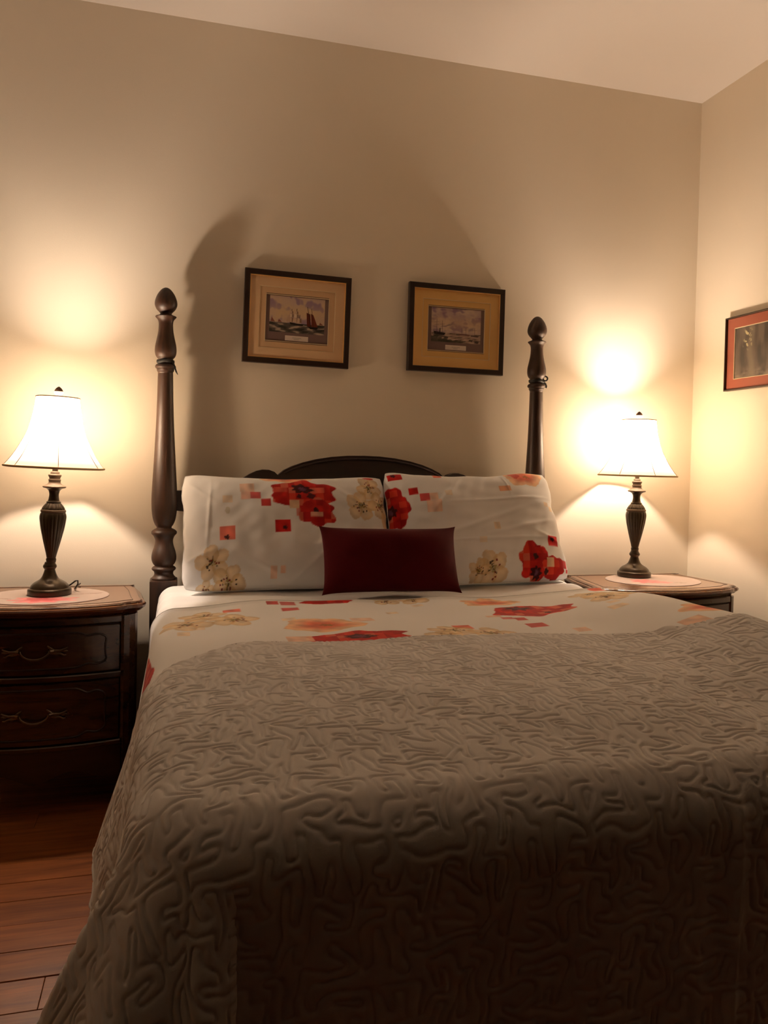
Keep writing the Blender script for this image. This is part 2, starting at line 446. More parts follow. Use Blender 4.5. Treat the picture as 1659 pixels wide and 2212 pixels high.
# ------------------------------------------------------------------ bed
bed = thing('bed', 'dark wooden bed with two tall turned posts and an arched headboard', 'bed', (0.69, -0.09, 0))
BX, BY = 0.69, -0.09
POST_PX = [(185,10),(192,24),(205,38),(230,56),(260,69),(285,74),(305,72),(325,62),(340,48),(350,39),(357,38),(364,50),(370,67),(375,69),(382,63),(395,52),(420,47),(470,50),(520,60),(560,69),(590,71.5),(615,69),(632,62),(645,51),(652,48),(676,48),(682,58),(690,66),(699,68),(707,65),(712,58),(722,57),(730,53),(745,50),(1000,56),(1250,68),(1450,80),(1550,85),(1610,84.5),(1660,80),(1700,72),(1728,60),(1740,51),(1750,50),(1758,66),(1768,80),(1777,84),(1788,82),(1802,69),(1828,59),(1860,62),(1900,75),(1935,82),(1962,80),(1985,70),(1996,60),(2002,70),(2012,79),(2022,78),(2033,66),(2048,62),(2062,68),(2074,79),(2084,80),(2087,78)]
KZ = 1/1849.0; KR = 0.963/1849.0
def post(dx, lean):
    prof = smooth_prof([(r*KR, 1.676-(y-185)*KZ) for y, r in POST_PX], 3)
    o = lathe('post', prof[::-1], M['bedwood'], bed, 56)
    o.location = (dx, 0, 0); o.rotation_euler = (0, lean, 0)
    blk = box('post_block', -0.047, 0.047, -0.047, 0.047, 0.0, 0.648, M['bedwood'], o, 0.004)
    return o
post(-0.023-BX, math.radians(-0.45))
post(1.413-BX, math.radians(-0.7))

def headboard():
    pts = []     # upper edge, absolute x then height
    half = [(0.0, 1.103), (0.06, 1.1015), (0.12, 1.096), (0.18, 1.086), (0.23, 1.073), (0.27, 1.058), (0.30, 1.043), (0.322, 1.024),
            (0.335, 1.036), (0.355, 1.043), (0.378, 1.0435), (0.40, 1.038), (0.425, 1.026), (0.45, 1.010), (0.49, 0.988), (0.54, 0.970), (0.60, 0.964), (0.685, 0.963)]
    low = [(0.685, 0.893), (0.64, 0.888), (0.61, 0.86), (0.60, 0.80), (0.60, 0.50)]
    right = half+low
    outline = [(x, z) for x, z in right]+[(-x, z) for x, z in reversed(right)]
    outline = outline[:-1]
    L = [[(x, y, z) for x, z in outline] for y in (0.016, -0.016)]
    extrude_outline('headboard_panel', L, M['panelwood'], bed)
    # applied bead that follows the crown of the arch
    path = [(-x, -0.0165, z-0.012) for x, z in reversed(half[1:7])]+[(x, -0.0165, z-0.012) for x, z in half[:7]]
    tubes('arch_bead', [(path, 0.004)], M['panelwood'], bed)
    box('headboard_rail', -0.67, 0.67, -0.014, 0.014, 0.30, 0.42, M['panelwood'], bed, 0.003)
headboard()
for sx in (-1, 1):
    box('side_rail', sx*0.685-0.0125, sx*0.685+0.0125, -1.87, -0.05, 0.20, 0.33, M['bedwood'], bed, 0.003)
box('foot_rail', -0.70, 0.70, -1.895, -1.87, 0.20, 0.33, M['bedwood'], bed, 0.003)
for sx in (-1, 1):
    box('leg', sx*0.66-0.03, sx*0.66+0.03, -1.885, -1.825, 0.0, 0.20, M['bedwood'], bed, 0.004)
for k in range(5):
    yk = -0.2-k*0.4
    box('slat', -0.67, 0.67, yk-0.04, yk+0.04, 0.205, 0.225, M['bedwood'], bed, 0.002)

def rounded_rect(x0, x1, y0, y1, r, n=8):
    P = []
    for cx, cy, a0 in ((x1-r, y1-r, 0), (x0+r, y1-r, 90), (x0+r, y0+r, 180), (x1-r, y0+r, 270)):
        for k in range(n+1):
            a = math.radians(a0+90*k/n); P.append((cx+r*math.cos(a), cy+r*math.sin(a)))
    return P
def slab(name, x0, x1, y0, y1, z0, z1, r, e, mat, parent=None):
    out = rounded_rect(x0, x1, y0, y1, r); L = []
    for k in range(5):
        a = math.radians(90*k/4); L.append([(x, y, z0+e*(1-math.sin(a))) for x, y in offset2d(out, e*(1-math.cos(a)))])
    L = L[::-1]
    L = [[(x, y, z0+e*(1-math.cos(math.radians(90*k/4)))) for x, y in offset2d(out, e*(1-math.sin(math.radians(90*k/4))))] for k in range(5)]
    L += [[(x, y, z1-e*(1-math.sin(math.radians(90*k/4)))) for x, y in offset2d(out, e*(1-math.cos(math.radians(90*k/4))))] for k in range(5)]
    return extrude_outline(name, L, mat, parent, True)
bs = slab('box_spring', 0.022, 1.358, -1.955, -0.14, 0.226, 0.40, 0.07, 0.02, M['mattress'])
tag(bs, 'pale box spring under the mattress on the bed slats', 'box spring')
mt = slab('mattress', 0.02, 1.37, -1.965, -0.13, 0.401, 0.622, 0.10, 0.04, M['mattress'])
tag(mt, 'pale mattress under the bedding', 'mattress')

# ---- cloth laid over the bed and hanging at its sides
CX0, CX1, CYF = -0.050, 1.435, -2.005
def bed_top(x, y):
    z = 0.648+(0.018*sstep(1.08, 1.38, x)+0.048*sstep(1.02, 1.36, x)*sstep(-0.50, -1.12, y))*sstep(-1.95, -1.30, y)
    P = np.stack([x, y], -1)
    z = z+0.0035*snoise(P, 1.6, 21)+0.002*snoise(P, 4.0, 22)
    z = z-0.012*sstep(-1.55, -2.02, y)-0.012*sstep(0.2, -0.03, x)
    return z
def drape(U, V, lift, flare, r=0.13, e=0.065, relief=None):
    """cloth coordinates U, V (x across, y along) -> points over the bed; flare(side, along, phi)->angle from vertical"""
    ix0, ix1, iyf = CX0+r, CX1-r, CYF+r
    px = np.clip(U, ix0, ix1); py = np.maximum(V, iyf)
    qx, qy = U-px, V-py
    rho = np.hypot(qx, qy); s = np.maximum(rho, 1e-9)
    nx, ny = qx/s, qy/s
    alpha = flare(U, V, px, py, nx, ny)
    beta = np.pi/2-alpha
    s0 = r-e
    th = np.clip((rho-s0)/e, 0, beta)
    h = np.minimum(rho, s0)+e*np.sin(th)
    d = e*(1-np.cos(th))
    t = np.maximum(rho-s0-e*beta, 0)
    h = h+np.sin(alpha)*t; d = d+np.cos(alpha)*t
    x = px+nx*h; y = py+ny*h
    z = bed_top(np.clip(x, CX0, CX1), np.maximum(y, CYF))-d
    P = np.stack([x, y, z], -1)
    du = np.gradient(P, axis=0); dv = np.gradient(P, axis=1)
    n = np.cross(du, dv); n /= np.linalg.norm(n, axis=-1, keepdims=True)+1e-12
    n *= np.where(n[..., 2:3].mean() < 0, -1, 1)
    off = lift+(relief if relief is not None else 0.0)
    return P+n*np.asarray(off)[..., None] if np.ndim(off) else P+n*off
def cloth(name, us, vs, lift, flare, mat, relief=None, thick=0.0, color=None, **kw):
    U, V = np.meshgrid(us, vs, indexing='ij')
    R = relief(U, V) if relief is not None else None
    P = drape(U, V, lift, flare, relief=R, **kw)
    o = mesh_np(name, P.reshape(-1, 3), grid_quads(len(us), len(vs))[:, ::1], mat, color=color)
    if thick:
        md = o.modifiers.new('thickness', 'SOLIDIFY'); md.thickness = thick; md.offset = -1
    return o

def sheet_flare(U, V, px, py, nx, ny):
    return 0.03+0.09*np.sin(V*46+1.2*np.sin(V*17))*sstep(-0.6, -0.3, V)+0*U
us = np.arange(CX0-0.16, CX1+0.16, 0.006); vs = np.arange(-0.80, -0.145, 0.006)
sheet = cloth('flat_sheet', us, vs, -0.006, sheet_flare, M['sheet'],
              relief=lambda U, V: 0.0022*snoise(np.stack([U*0.5, V*1.6], -1), 5, 31)+0.0016*np.sin((V+0.1*U)*60+3*np.sin(U*5))*sstep(-0.75, -0.4, V), e=0.06)
tag(sheet, 'plain white sheet showing between the pillows and the flowered duvet', 'sheet')

def duvet_flare(U, V, px, py, nx, ny):
    return np.where(nx < -0.5, 0.06+0.13*sstep(-0.66, -0.85, V)+0.02*np.sin(V*9), 0.12)+0*U
us = np.concatenate([np.arange(CX0-0.25, CX1+0.22, 0.0028)]); 
vs = np.concatenate([np.arange(-1.86, -1.38, 0.012), np.arange(-1.38, -0.628, 0.0027)])
U, V = np.meshgrid(us, vs, indexing='ij')
def edge_line(U):   # the head edge wanders a little
    return 0.012*np.sin(U*4.1)+0.02*sstep(0.9, 1.5, U)
P2 = np.stack([U, V+edge_line(U)*sstep(-1.2, -0.62, V)], -1)
pt = Painter(P2, COTTON)
def duvet_print(p):
    p.orange(0.385, -0.945, 0.105, 0.075, 2)
    p.poppy(0.44, -1.105, 0.125, 0.058, 1, (0.05, 0.1))
    for (x0, y0, x1, y1, c, a) in ((0.27,-1.06,0.335,-1.125,PEACH,.8),(0.305,-1.12,0.345,-1.15,PINK,.85),(0.345,-1.15,0.385,-1.178,RED,.9),(0.20,-1.12,0.24,-1.15,TANC,.7),
            (0.27,-0.628,0.305,-0.66,RED,.9),(0.31,-0.63,0.355,-0.668,RED,.85),(0.305,-0.70,0.355,-0.735,RED,.9),(0.14,-0.69,0.19,-0.725,SALMON,.9),
            (0.29,-0.83,0.325,-0.87,TANC,.6),(0.47,-0.87,0.53,-0.93,PEACH,.7),(0.60,-0.77,0.635,-0.80,TANC,.6),(0.70,-0.70,0.735,-0.73,TANC,.5),
            (1.335,-0.60,1.385,-0.68,SALMON,1),(0.86,-0.90,0.905,-0.925,PEACH,.7),(0.895,-0.93,0.93,-0.955,PINK,.8),(0.93,-0.94,0.965,-0.972,RED,.9),(0.93,-1.01,0.985,-1.055,RED,.9),
            (0.72,-1.00,0.77,-1.05,SALMON,.95),(1.03,-1.09,1.07,-1.13,PEACH,.7),(1.20,-0.98,1.25,-1.02,TANC,.7),(1.23,-0.92,1.265,-0.95,TANC,.6),
            (0.015,-0.93,0.045,-0.98,TANC,.7),(0.06,-0.87,0.085,-0.91,TANC,.6)):
        p.rect(x0, y0, x1, y1, c, a)
    p.poppy(0.455, -0.628, 0.075, 0.03, 5, None)
    p.orange(0.955, -0.71, 0.10, 0.055, 4)
    p.poppy(1.03, -0.865, 0.125, 0.07, 7, (-0.3, 0.4))
    p.blob(1.06, -0.90, 0.012, 0.010, (0.03, .01, .012), 0.9, 5, 2, .3)
    p.blossom(0.085, -0.745, 0.065, 0.3, 11); p.blossom(0.04, -0.84, 0.075, 1.0, 12); p.blossom(0.165, -0.82, 0.07, 0.2, 13)
    p.blossom(0.70, -1.075, 0.07, 0.4, 14); p.blossom(0.80, -1.105, 0.07, 1.4, 15); p.blossom(0.66, -1.15, 0.06, 0.1, 19); p.blossom(0.73, -0.628, 0.06, 0.4, 20); p.blossom(0.64, -0.622, 0.05, 0.4, 23)
    p.blossom(1.27, -0.76, 0.065, 0.4, 16); p.blossom(1.28, -0.85, 0.075, 1.2, 17); p.blossom(1.38, -0.82, 0.07, 0.2, 18)
    p.orange(1.375, -1.185, 0.075, 0.06, 6); p.rect(1.385, -1.275, 1.44, -1.32, RED); p.rect(1.235, -1.25, 1.30, -1.31, PEACH, .8)
    p.poppy(1.53, -0.66, 0.10, 0.07, 9, (0, .2)); p.poppy(1.60, -1.10, 0.07, 0.05, 8, None)
    p.poppy(-0.105, -1.19, 0.062, 0.23, 3, (-0.2, -0.1)); p.orange(-0.195, -1.14, 0.06, 0.17, 8)
duvet_print(pt)
duv = cloth('duvet', us, vs, 0.002, duvet_flare, M['fabric'],
            relief=lambda U, V: 0.0018*snoise(np.stack([U, V], -1), 4, 41)+0.0045*np.exp(-((V+0.632)/0.012)**2), color=pt.C, e=0.062)
tubes('seam', [([v.co.copy() for v in [duv.data.vertices[i*len(vs)+len(vs)-1] for i in range(0, len(us), 4)]], 0.0022)], M['sheet'], duv, 6)
tag(duv, 'white duvet cover printed with red poppies, orange and tan blossoms and small squares', 'duvet')

def meander(n=320, m=10, seed=4):
    """stitched meander: the outline of a random spanning tree on a wrapped grid, softened"""
    rng=np.random.default_rng(seed); c=n//m
    par=list(range(m*m))
    def find(a):
        while par[a]!=a: par[a]=par[par[a]]; a=par[a]
        return a
    edges=[(i,j,d) for i in range(m) for j in range(m) for d in (0,1)]; rng.shuffle(edges)
    jit=rng.uniform(-.27,.27,(m,m,2))
    T=np.zeros((n,n)); yy,xx=np.meshgrid(np.arange(n),np.arange(n),indexing='ij')
    for i,j,d in edges:
        i,j,d=int(i),int(j),int(d)
        i2,j2=((i+1)%m,j) if d==0 else (i,(j+1)%m)
        a,b=find(i*m+j),find(i2*m+j2)
        if a==b: continue
        par[a]=b
        p=(np.array([i,j])+jit[i,j])*c; q=(np.array([i+(d==0),j+(d==1)])+jit[i2,j2])*c
        v=q-p; L=v@v
        dy=(yy-p[0]+n/2)%n-n/2; dx=(xx-p[1]+n/2)%n-n/2
        t=np.clip((dy*v[0]+dx*v[1])/L,0,1)
        T=np.maximum(T,(np.hypot(dy-t*v[0],dx-t*v[1])<c*.25))
    k=np.hypot(np.fft.fftfreq(n)[:,None],np.fft.rfftfreq(n)[None])
    g=np.fft.irfft2(np.fft.rfft2(T)*np.exp(-(k*c*.62)**2),s=(n,n))-.5
    gy,gx=np.gradient(g)
    return g/(np.hypot(gx,gy)+.012)      # pixels from the line
LAB = meander(); TILE = 0.275
def quilt_relief(U, V):
    n = LAB.shape[0]
    # gentle wander keeps the stitched lines from looking machine regular
    W = np.stack([U, V], -1)
    u = (U+0.005*snoise(W, 17, 61))/TILE*n; v = (V+0.005*snoise(W, 17, 62))/TILE*n
    i, j = np.floor(u).astype(int), np.floor(v).astype(int); fu, fv = u-i, v-j
    g = (LAB[i % n, j % n]*(1-fu)*(1-fv)+LAB[(i+1) % n, j % n]*fu*(1-fv)+LAB[i % n, (j+1) % n]*(1-fu)*fv+LAB[(i+1) % n, (j+1) % n]*fu*fv)
    puff = 1-np.exp(-(np.abs(g)/3.0)**1.05)
    P = np.stack([U, V], -1)
    big = 0.002*snoise(P, 3.2, 51)
    foot = sstep(-1.93, -2.06, V)
    cre = 0.0
    for x0, w, a in ((0.80, 0.010, 0.008), (0.735, 0.014, 0.005), (0.62, 0.02, 0.004), (0.30, 0.03, 0.006), (1.05, 0.02, 0.006)):
        cre = cre+a*np.exp(-((U-x0-0.03*(V+2))/w)**2)*foot
    fold = 0.010*np.exp(-((U-1.20-0.25*(V+1.25))/0.02)**2)*np.exp(-((V+1.24)/0.07)**2)
    return 0.0029*puff+big+cre+fold
def quilt_flare(U, V, px, py, nx, ny):
    left = 0.20+0.09*sstep(-1.2, -1.5, V)-0.27*sstep(-1.60, -1.76, V)+0.03*np.sin(V*21)
    phi = np.arctan2(-ny, np.abs(nx)+1e-9)      # 0 on the side, pi/2 at the foot
    corner = 0.02+0.48*sstep(0.02, 0.35, phi)-0.12*sstep(0.6, 1.3, phi)-0.26*sstep(1.30, 1.56, phi)+0.05*np.sin(phi*9)
    footv = -0.03+0.02*np.sin(U*11)*sstep(0.15, 0.4, U)
    right = 0.12+0*V
    a = np.where(nx < -0.999, left, np.where(ny < -0.999, footv, corner))
    return np.where(nx > 0.0005, np.where(ny < -0.0005, 0.12, right), a)
us = np.arange(CX0-0.27, CX1+0.27, 0.0023); vs = np.arange(CYF-0.47, -1.150, 0.0023)
U, V = np.meshgrid(us, vs, indexing='ij')
# the far hem lies askew: it dips where the duvet bunches up, and wanders slightly
V2 = V+sstep(-1.75, -1.150, V)*(0.010*np.sin(U*5+1)+0.005*np.sin(U*17)-0.18*sstep(0.95, 1.30, U)-0.17*sstep(0.20, -0.10, U))
R = quilt_relief(U, V2)
P = drape(U, V2, 0.0065, quilt_flare, relief=R, e=0.075)
qo = mesh_np('quilt', P.reshape(-1, 3), grid_quads(len(us), len(vs)), M['quilt'])
hem = np.concatenate([P[:-1:4, 0], P[-1, :-1:4], P[:0:-4, -1], P[0, :0:-4]])
tubes('hem', [(hem-np.array([0, 0, 0.0025]), 0.0024, True)], M['quilt'], qo, 8)
tag(qo, 'light grey coverlet with meandering stitched quilting spread over the foot of the bed', 'quilt')

# ------------------------------------------------------------------ pillows
def pillow_mesh(name, W, H, T, mat, loc, lean, yawz=0.0, rollx=0.0, nu=300, nv=180, paint=None, parent=None, shear=0.0, pinch=0.03, p=3.2, wrinkle=0.005, seed=1, ears=0.0, back=True, wr_dir=None, flat=0.55, dip=0.0):
    a = np.sin(np.linspace(-1, 1, nu)*np.pi/2*0.985)/np.sin(np.pi/2*0.985); b = np.sin(np.linspace(-1, 1, nv)*np.pi/2*0.985)/np.sin(np.pi/2*0.985)
    A, B = np.meshgrid(a, b, indexing='ij')
    X = A*W/2*(1-pinch*(1-B**2)*np.abs(A)**3)*(1+shear*(-B)*(A > 0)*0.5); Y = B*H/2*(1-pinch*1.3*(1-A**2)*np.abs(B)**3)-dip*(1-A**2)**1.3*np.clip(B, 0, 1)**2
    if ears:
        k = (np.abs(A)**10)*(np.abs(B)**10); X = X+np.sign(A)*ears*k; Y = Y+np.sign(B)*ears*k
    else:   # soft rounded corners
        k = np.clip(np.abs(A)**6*np.abs(B)**6, 0, 1); X = X-np.sign(A)*0.016*k; Y = Y-np.sign(B)*0.016*k
    if not ears:   # soft uneven outline
        X = X+np.sign(A)*np.abs(A)**9*0.0028*snoise(np.stack([A, B], -1)*0.2, 11, seed+5, 2); Y = Y+np.clip(B, 0, 1)**9*0.003*snoise(np.stack([A, B], -1)*0.2, 6, seed+6, 2)
    D = ((1-np.abs(A)**p)*(1-np.abs(B)**p))**flat
    P2 = np.stack([X, Y], -1)
    wr = wrinkle*(0.7*snoise(P2, 3.5, seed)+0.45*snoise(P2, 8, seed+1)+0.2*snoise(P2, 17, seed+2))*D**0.4
    if wr_dir is not None:
        for (cx, cy, ang, ln, w, amp) in wr_dir:
            d = P2-np.array([cx, cy]); c, s = math.cos(ang), math.sin(ang)
            wr += 1.1*amp*np.exp(-((d@np.array([-s, c]))/w)**2)*np.exp(-((d@np.array([c, s]))/ln)**2)*D**0.3
    edge = 0.0022
    Zf = -(D*T*0.5+wr+edge); Zb = D*T*0.5+edge
    Vf = np.stack([X, Zf, Y], -1).reshape(-1, 3); Vb = np.stack([X, Zb, Y], -1).reshape(-1, 3)
    Qf = grid_quads(nu, nv); n = nu*nv
    Qb = Qf[:, ::-1]+n
    idx = np.arange(n).reshape(nu, nv)
    ring = np.concatenate([idx[:, 0], idx[-1, 1:], idx[-2::-1, -1], idx[0, -2:0:-1]])
    r2 = np.roll(ring, -1)
    Qs = np.stack([ring, ring+n, r2+n, r2], 1)
    Vv = np.concatenate([Vf, Vb]); Q = np.concatenate([Qf, Qb, Qs])
    colr = None
    if paint is not None:
        pp = Painter(P2, COTTON); paint(pp, W, H); colr = np.concatenate([pp.C, np.tile(np.array(COTTON), (n, 1))])
    o = mesh_np(name, Vv, Q, mat, parent, color=colr)
    bm = bmesh.new(); bm.from_mesh(o.data); bmesh.ops.recalc_face_normals(bm, faces=bm.faces); bm.to_mesh(o.data); bm.free()
    if parent is None:
        o.rotation_euler = (lean, rollx, yawz); o.location = loc
    return o, np.stack([X, np.zeros_like(X), Y], -1).reshape(-1, 3)[ring]

def left_print(p, W, H):
    fx = lambda c: (c-50)/1540*W-W/2; fy = lambda c: (1085-c)/845*H*0.955-H/2+0.004
    sx, sy = W/1540, H/845
    R = lambda x0, y0, x1, y1, c, a=1.0, s=None: p.rect(fx(x0), fy(y0), fx(x1), fy(y1), c, a, (fx(s[0]), fy(s[1])) if s else None)
    p.orange(fx(800), fy(275), 190*sx, 50*sy, 3)
    p.poppy(fx(915), fy(425), 235*sx, 112*sy, 1, (-0.03, 0.32))
    p.poppy(fx(1012), fy(570), 138*sx, 98*sy, 6, None)
    p.blob(fx(1003), fy(553), 0.009, 0.009, (0.03, .008, .012), .95, 4, 2, .2); p.blob(fx(975), fy(445), 0.014, 0.011, (0.04, .008, .012), .9, 4, 5, .2); p.blob(fx(885), fy(448), 0.007, 0.009, (0.05, .01, .012), .9, 4, 6, .2)
    R(812, 478, 885, 540, TANC, .85); R(1005, 375, 1075, 417, SALMON, .8); R(960, 570, 1055, 602, PEACH, .75); R(700, 372, 800, 415, SALMON, .5); R(862, 540, 888, 598, SALMON, .8)
    R(460, 338, 565, 410, PEACH, .75); R(465, 410, 535, 468, srgb(238, 176, 150), .75); R(535, 412, 605, 466, PINK, .9); R(608, 468, 678, 525, RED, .95, None); R(338, 435, 405, 492, TANC, .6)
    p.blob(fx(370), fy(550), 0.008, 0.013, srgb(196, 188, 164), .6, 3, 1, .1)
    R(703, 628, 812, 722, RED, 1, (770, 685)); R(312, 668, 420, 763, SALMON, .95, (362, 745))
    R(660, 950, 710, 1030, PEACH, .7); R(735, 950, 768, 1000, PEACH, .8)
    p.blossom(fx(262), fy(915), 0.058, 0.5, 31); p.blossom(fx(372), fy(1045), 0.056, 1.2, 32); p.blossom(fx(215), fy(1085), 0.03, 0.2, 38)
    p.blossom(fx(1435), fy(352), 0.050, 0.9, 33); p.blossom(fx(1352), fy(510), 0.058, 0.2, 34); p.blossom(fx(1512), fy(490), 0.052, 0.7, 35)
    p.blob(fx(1450), fy(258), 0.02, 0.006, RED, .9, 3, 1, .1); p.blob(fx(1548), fy(600), 0.014, 0.03, srgb(238, 204, 150), .8, 3, 5, .1)
def right_print(p, W, H):
    fx = lambda c: (c-105)/1330*W-W/2; fy = lambda c: (975-c)/850*H*0.95-H/2+0.006
    sx, sy = W/1330, H/850
    R = lambda x0, y0, x1, y1, c, a=1.0, s=None: p.rect(fx(x0), fy(y0), fx(x1), fy(y1), c, a, (fx(s[0]), fy(s[1])) if s else None)
    R(140, 132, 238, 188, RED, 1, (178, 148)); R(465, 152, 530, 186, SALMON, .95)
    p.poppy(fx(140), fy(415), 118*sx, 150*sy, 4, (-.1, -.15)); R(140, 520, 180, 565, RED)
    R(262, 270, 328, 326, RED); R(333, 325, 400, 382, PINK, .95); R(400, 323, 462, 378, PEACH, .8); R(375, 380, 478, 473, PEACH, .75); R(515, 310, 565, 352, TANC, .5)
    R(945, 270, 1035, 315, srgb(240, 168, 120), .85); R(1285, 395, 1325, 430, TANC, .7); R(1330, 425, 1365, 462, TANC, .7); R(845, 565, 895, 615, TANC, .7); R(720, 672, 775, 715, TANC, .45)
    p.orange(fx(1180), fy(180), 150*sx, 85*sy, 5); p.blob(fx(1105), fy(155), 0.02, 0.02, RED, .7, 4, 3, .2)
    p.blossom(fx(805), fy(895), 0.066, 0.6, 41); p.blossom(fx(700), fy(905), 0.04, 0.1, 42)
    p.poppy(fx(1140), fy(850), 128*sx, 122*sy, 2, (0.05, -0.62)); p.poppy(fx(1290), fy(895), 90*sx, 80*sy, 8, None)
    p.blob(fx(1140), fy(820), 0.010, 0.011, (0.03, .01, .012), .95, 4, 2, .2); p.blob(fx(1225), fy(925), 0.009, 0.009, (0.03, .01, .012), .95, 4, 4, .2)
    R(1230, 830, 1292, 895, TANC, .85); R(1265, 660, 1358, 738, RED, 1, (1305, 692)); R(1370, 842, 1420, 900, RED, .95); R(1405, 902, 1432, 930, RED)

wrL = [(-0.27, 0.03, 1.5, 0.10, 0.006, 0.004), (-0.30, -0.10, 0.3, 0.06, 0.008, 0.004), (0.05, -0.15, 0.7, 0.10, 0.010, 0.005), (-0.10, -0.14, -0.5, 0.09, 0.008, 0.004), (0.24, 0.08, -0.6, 0.07, 0.008, 0.004), (-0.29, 0.12, 2.4, 0.06, 0.007, 0.004)]
wrR = [(0.1, 0.08, 0.05, 0.2, 0.006, 0.004), (-0.12, 0.10, 0.8, 0.08, 0.008, 0.005), (0.18, -0.02, 0.2, 0.14, 0.008, 0.004), (0.05, -0.07, 0.02, 0.25, 0.005, 0.003), (0.02, 0.0, 0.3, 0.16, 0.010, 0.004), (0.12, 0.14, -1.4, 0.03, 0.003, 0.003), (0.27, -0.07, -0.4, 0.06, 0.007, 0.004)]
def pillow(label, W, H, loc, lean, paint, wr, seed, rollx=0.0, shear=0.0, yawz=0.0):
    root = thing('pillow', label, 'pillow', loc)
    root.rotation_euler = (lean, rollx, yawz)
    o, ring = pillow_mesh('pillowcase', W, H, 0.17, M['fabric'], (0, 0, 0), 0, paint=paint, parent=root, shear=shear, seed=seed, wr_dir=wr, dip=0.017)
    tubes('piping', [(ring[::6], 0.0028, True)], M['sheet'], root, 6)
    return root
LEAN = math.radians(-24)
pillow('white pillow with a large red poppy across its upper middle, two blossoms below', 0.716, 0.422, (0.384, -0.282, 0.836), LEAN, left_print, wrL, 3, math.radians(-0.4))
pillow('white pillow with a red poppy at its lower outer corner and orange blossom on top', 0.668, 0.440, (1.068, -0.290, 0.851), LEAN, right_print, wrR, 7, math.radians(-1.2), 0.05)
cu, ring = pillow_mesh('lumbar_cushion', 0.455, 0.215, 0.11, M['velvet'], (0.688, -0.515, 0.763), math.radians(-22), 0.0, math.radians(0.3), nu=150, nv=80, pinch=0.03, p=2.6, wrinkle=0.003, seed=9, ears=0.006, flat=0.6)
tag(cu, 'small dark red velvet cushion leaning against the two white pillows', 'cushion')

# ------------------------------------------------------------------ ribbons tied to the posts
def ribbon(label, x, lean, tails, loop=None):
    root = thing('ribbon_tie', label, 'ribbon', (x, BY, 0), 0, 'black ribbons tied on the bed posts')
    z = 1.676-(664-185)*KZ; r = 48*KR+0.003
    a = np.linspace(0, 2*np.pi, 40, endpoint=False); prof = [(-0.0065, 0.0), (-0.005, 0.0022), (0, 0.003), (0.005, 0.0022), (0.0065, 0.0)]
    V = []; xo = math.sin(lean)*z
    for dz, dr in prof: V.append(np.stack([xo+(r+dr)*np.cos(a), (r+dr)*np.sin(a), z+dz+0.002*np.sin(3*a)], -1))
    V = np.stack(V, 1).reshape(-1, 3)
    mesh_np('band', V, grid_quads(40, 5, True), M['black'], root)
    for k, pth in enumerate(tails):
        tubes('tail', [([(xo+p[0], p[1], z+p[2]) for p in pth], [0.0035]*(len(pth)-1)+[0.0012])], M['black'], root, 6)
    kb = bmesh.new(); bmesh.ops.create_uvsphere(kb, u_segments=12, v_segments=8, radius=0.006)
    bmesh.ops.translate(kb, verts=kb.verts, vec=(xo+r*0.8, -r*0.62, z)); obj_bm('knot', kb, M['black'], root, True)
    if loop:
        tubes('bow_loop', [([(xo+p[0], p[1], z+p[2]) for p in loop], 0.0032, True)], M['black'], root, 6)
ribbon('black ribbon with one thin hanging tail tied round a bed post', -0.023, math.radians(-0.45),
       [[(0.022, -0.018, -0.001), (0.028, -0.018, -0.010), (0.032, -0.017, -0.022), (0.036, -0.016, -0.034), (0.042, -0.015, -0.045)], [(0.020, -0.020, 0), (0.026, -0.02, -0.012), (0.029, -0.019, -0.026)]])
ribbon('black ribbon with a small bow loop tied round a bed post', 1.413, math.radians(-0.7),
       [[(0.024, -0.016, -0.002), (0.033, -0.014, -0.008), (0.038, -0.013, -0.018), (0.038, -0.013, -0.026)], [(0.022, -0.016, -0.004), (0.028, -0.018, -0.014), (0.033, -0.017, -0.024)]],
       [(0.024+0.010*math.cos(t)+0.006, -0.017, 0.012+0.009*math.sin(t)) for t in np.linspace(0, 6.28, 16, endpoint=False)])

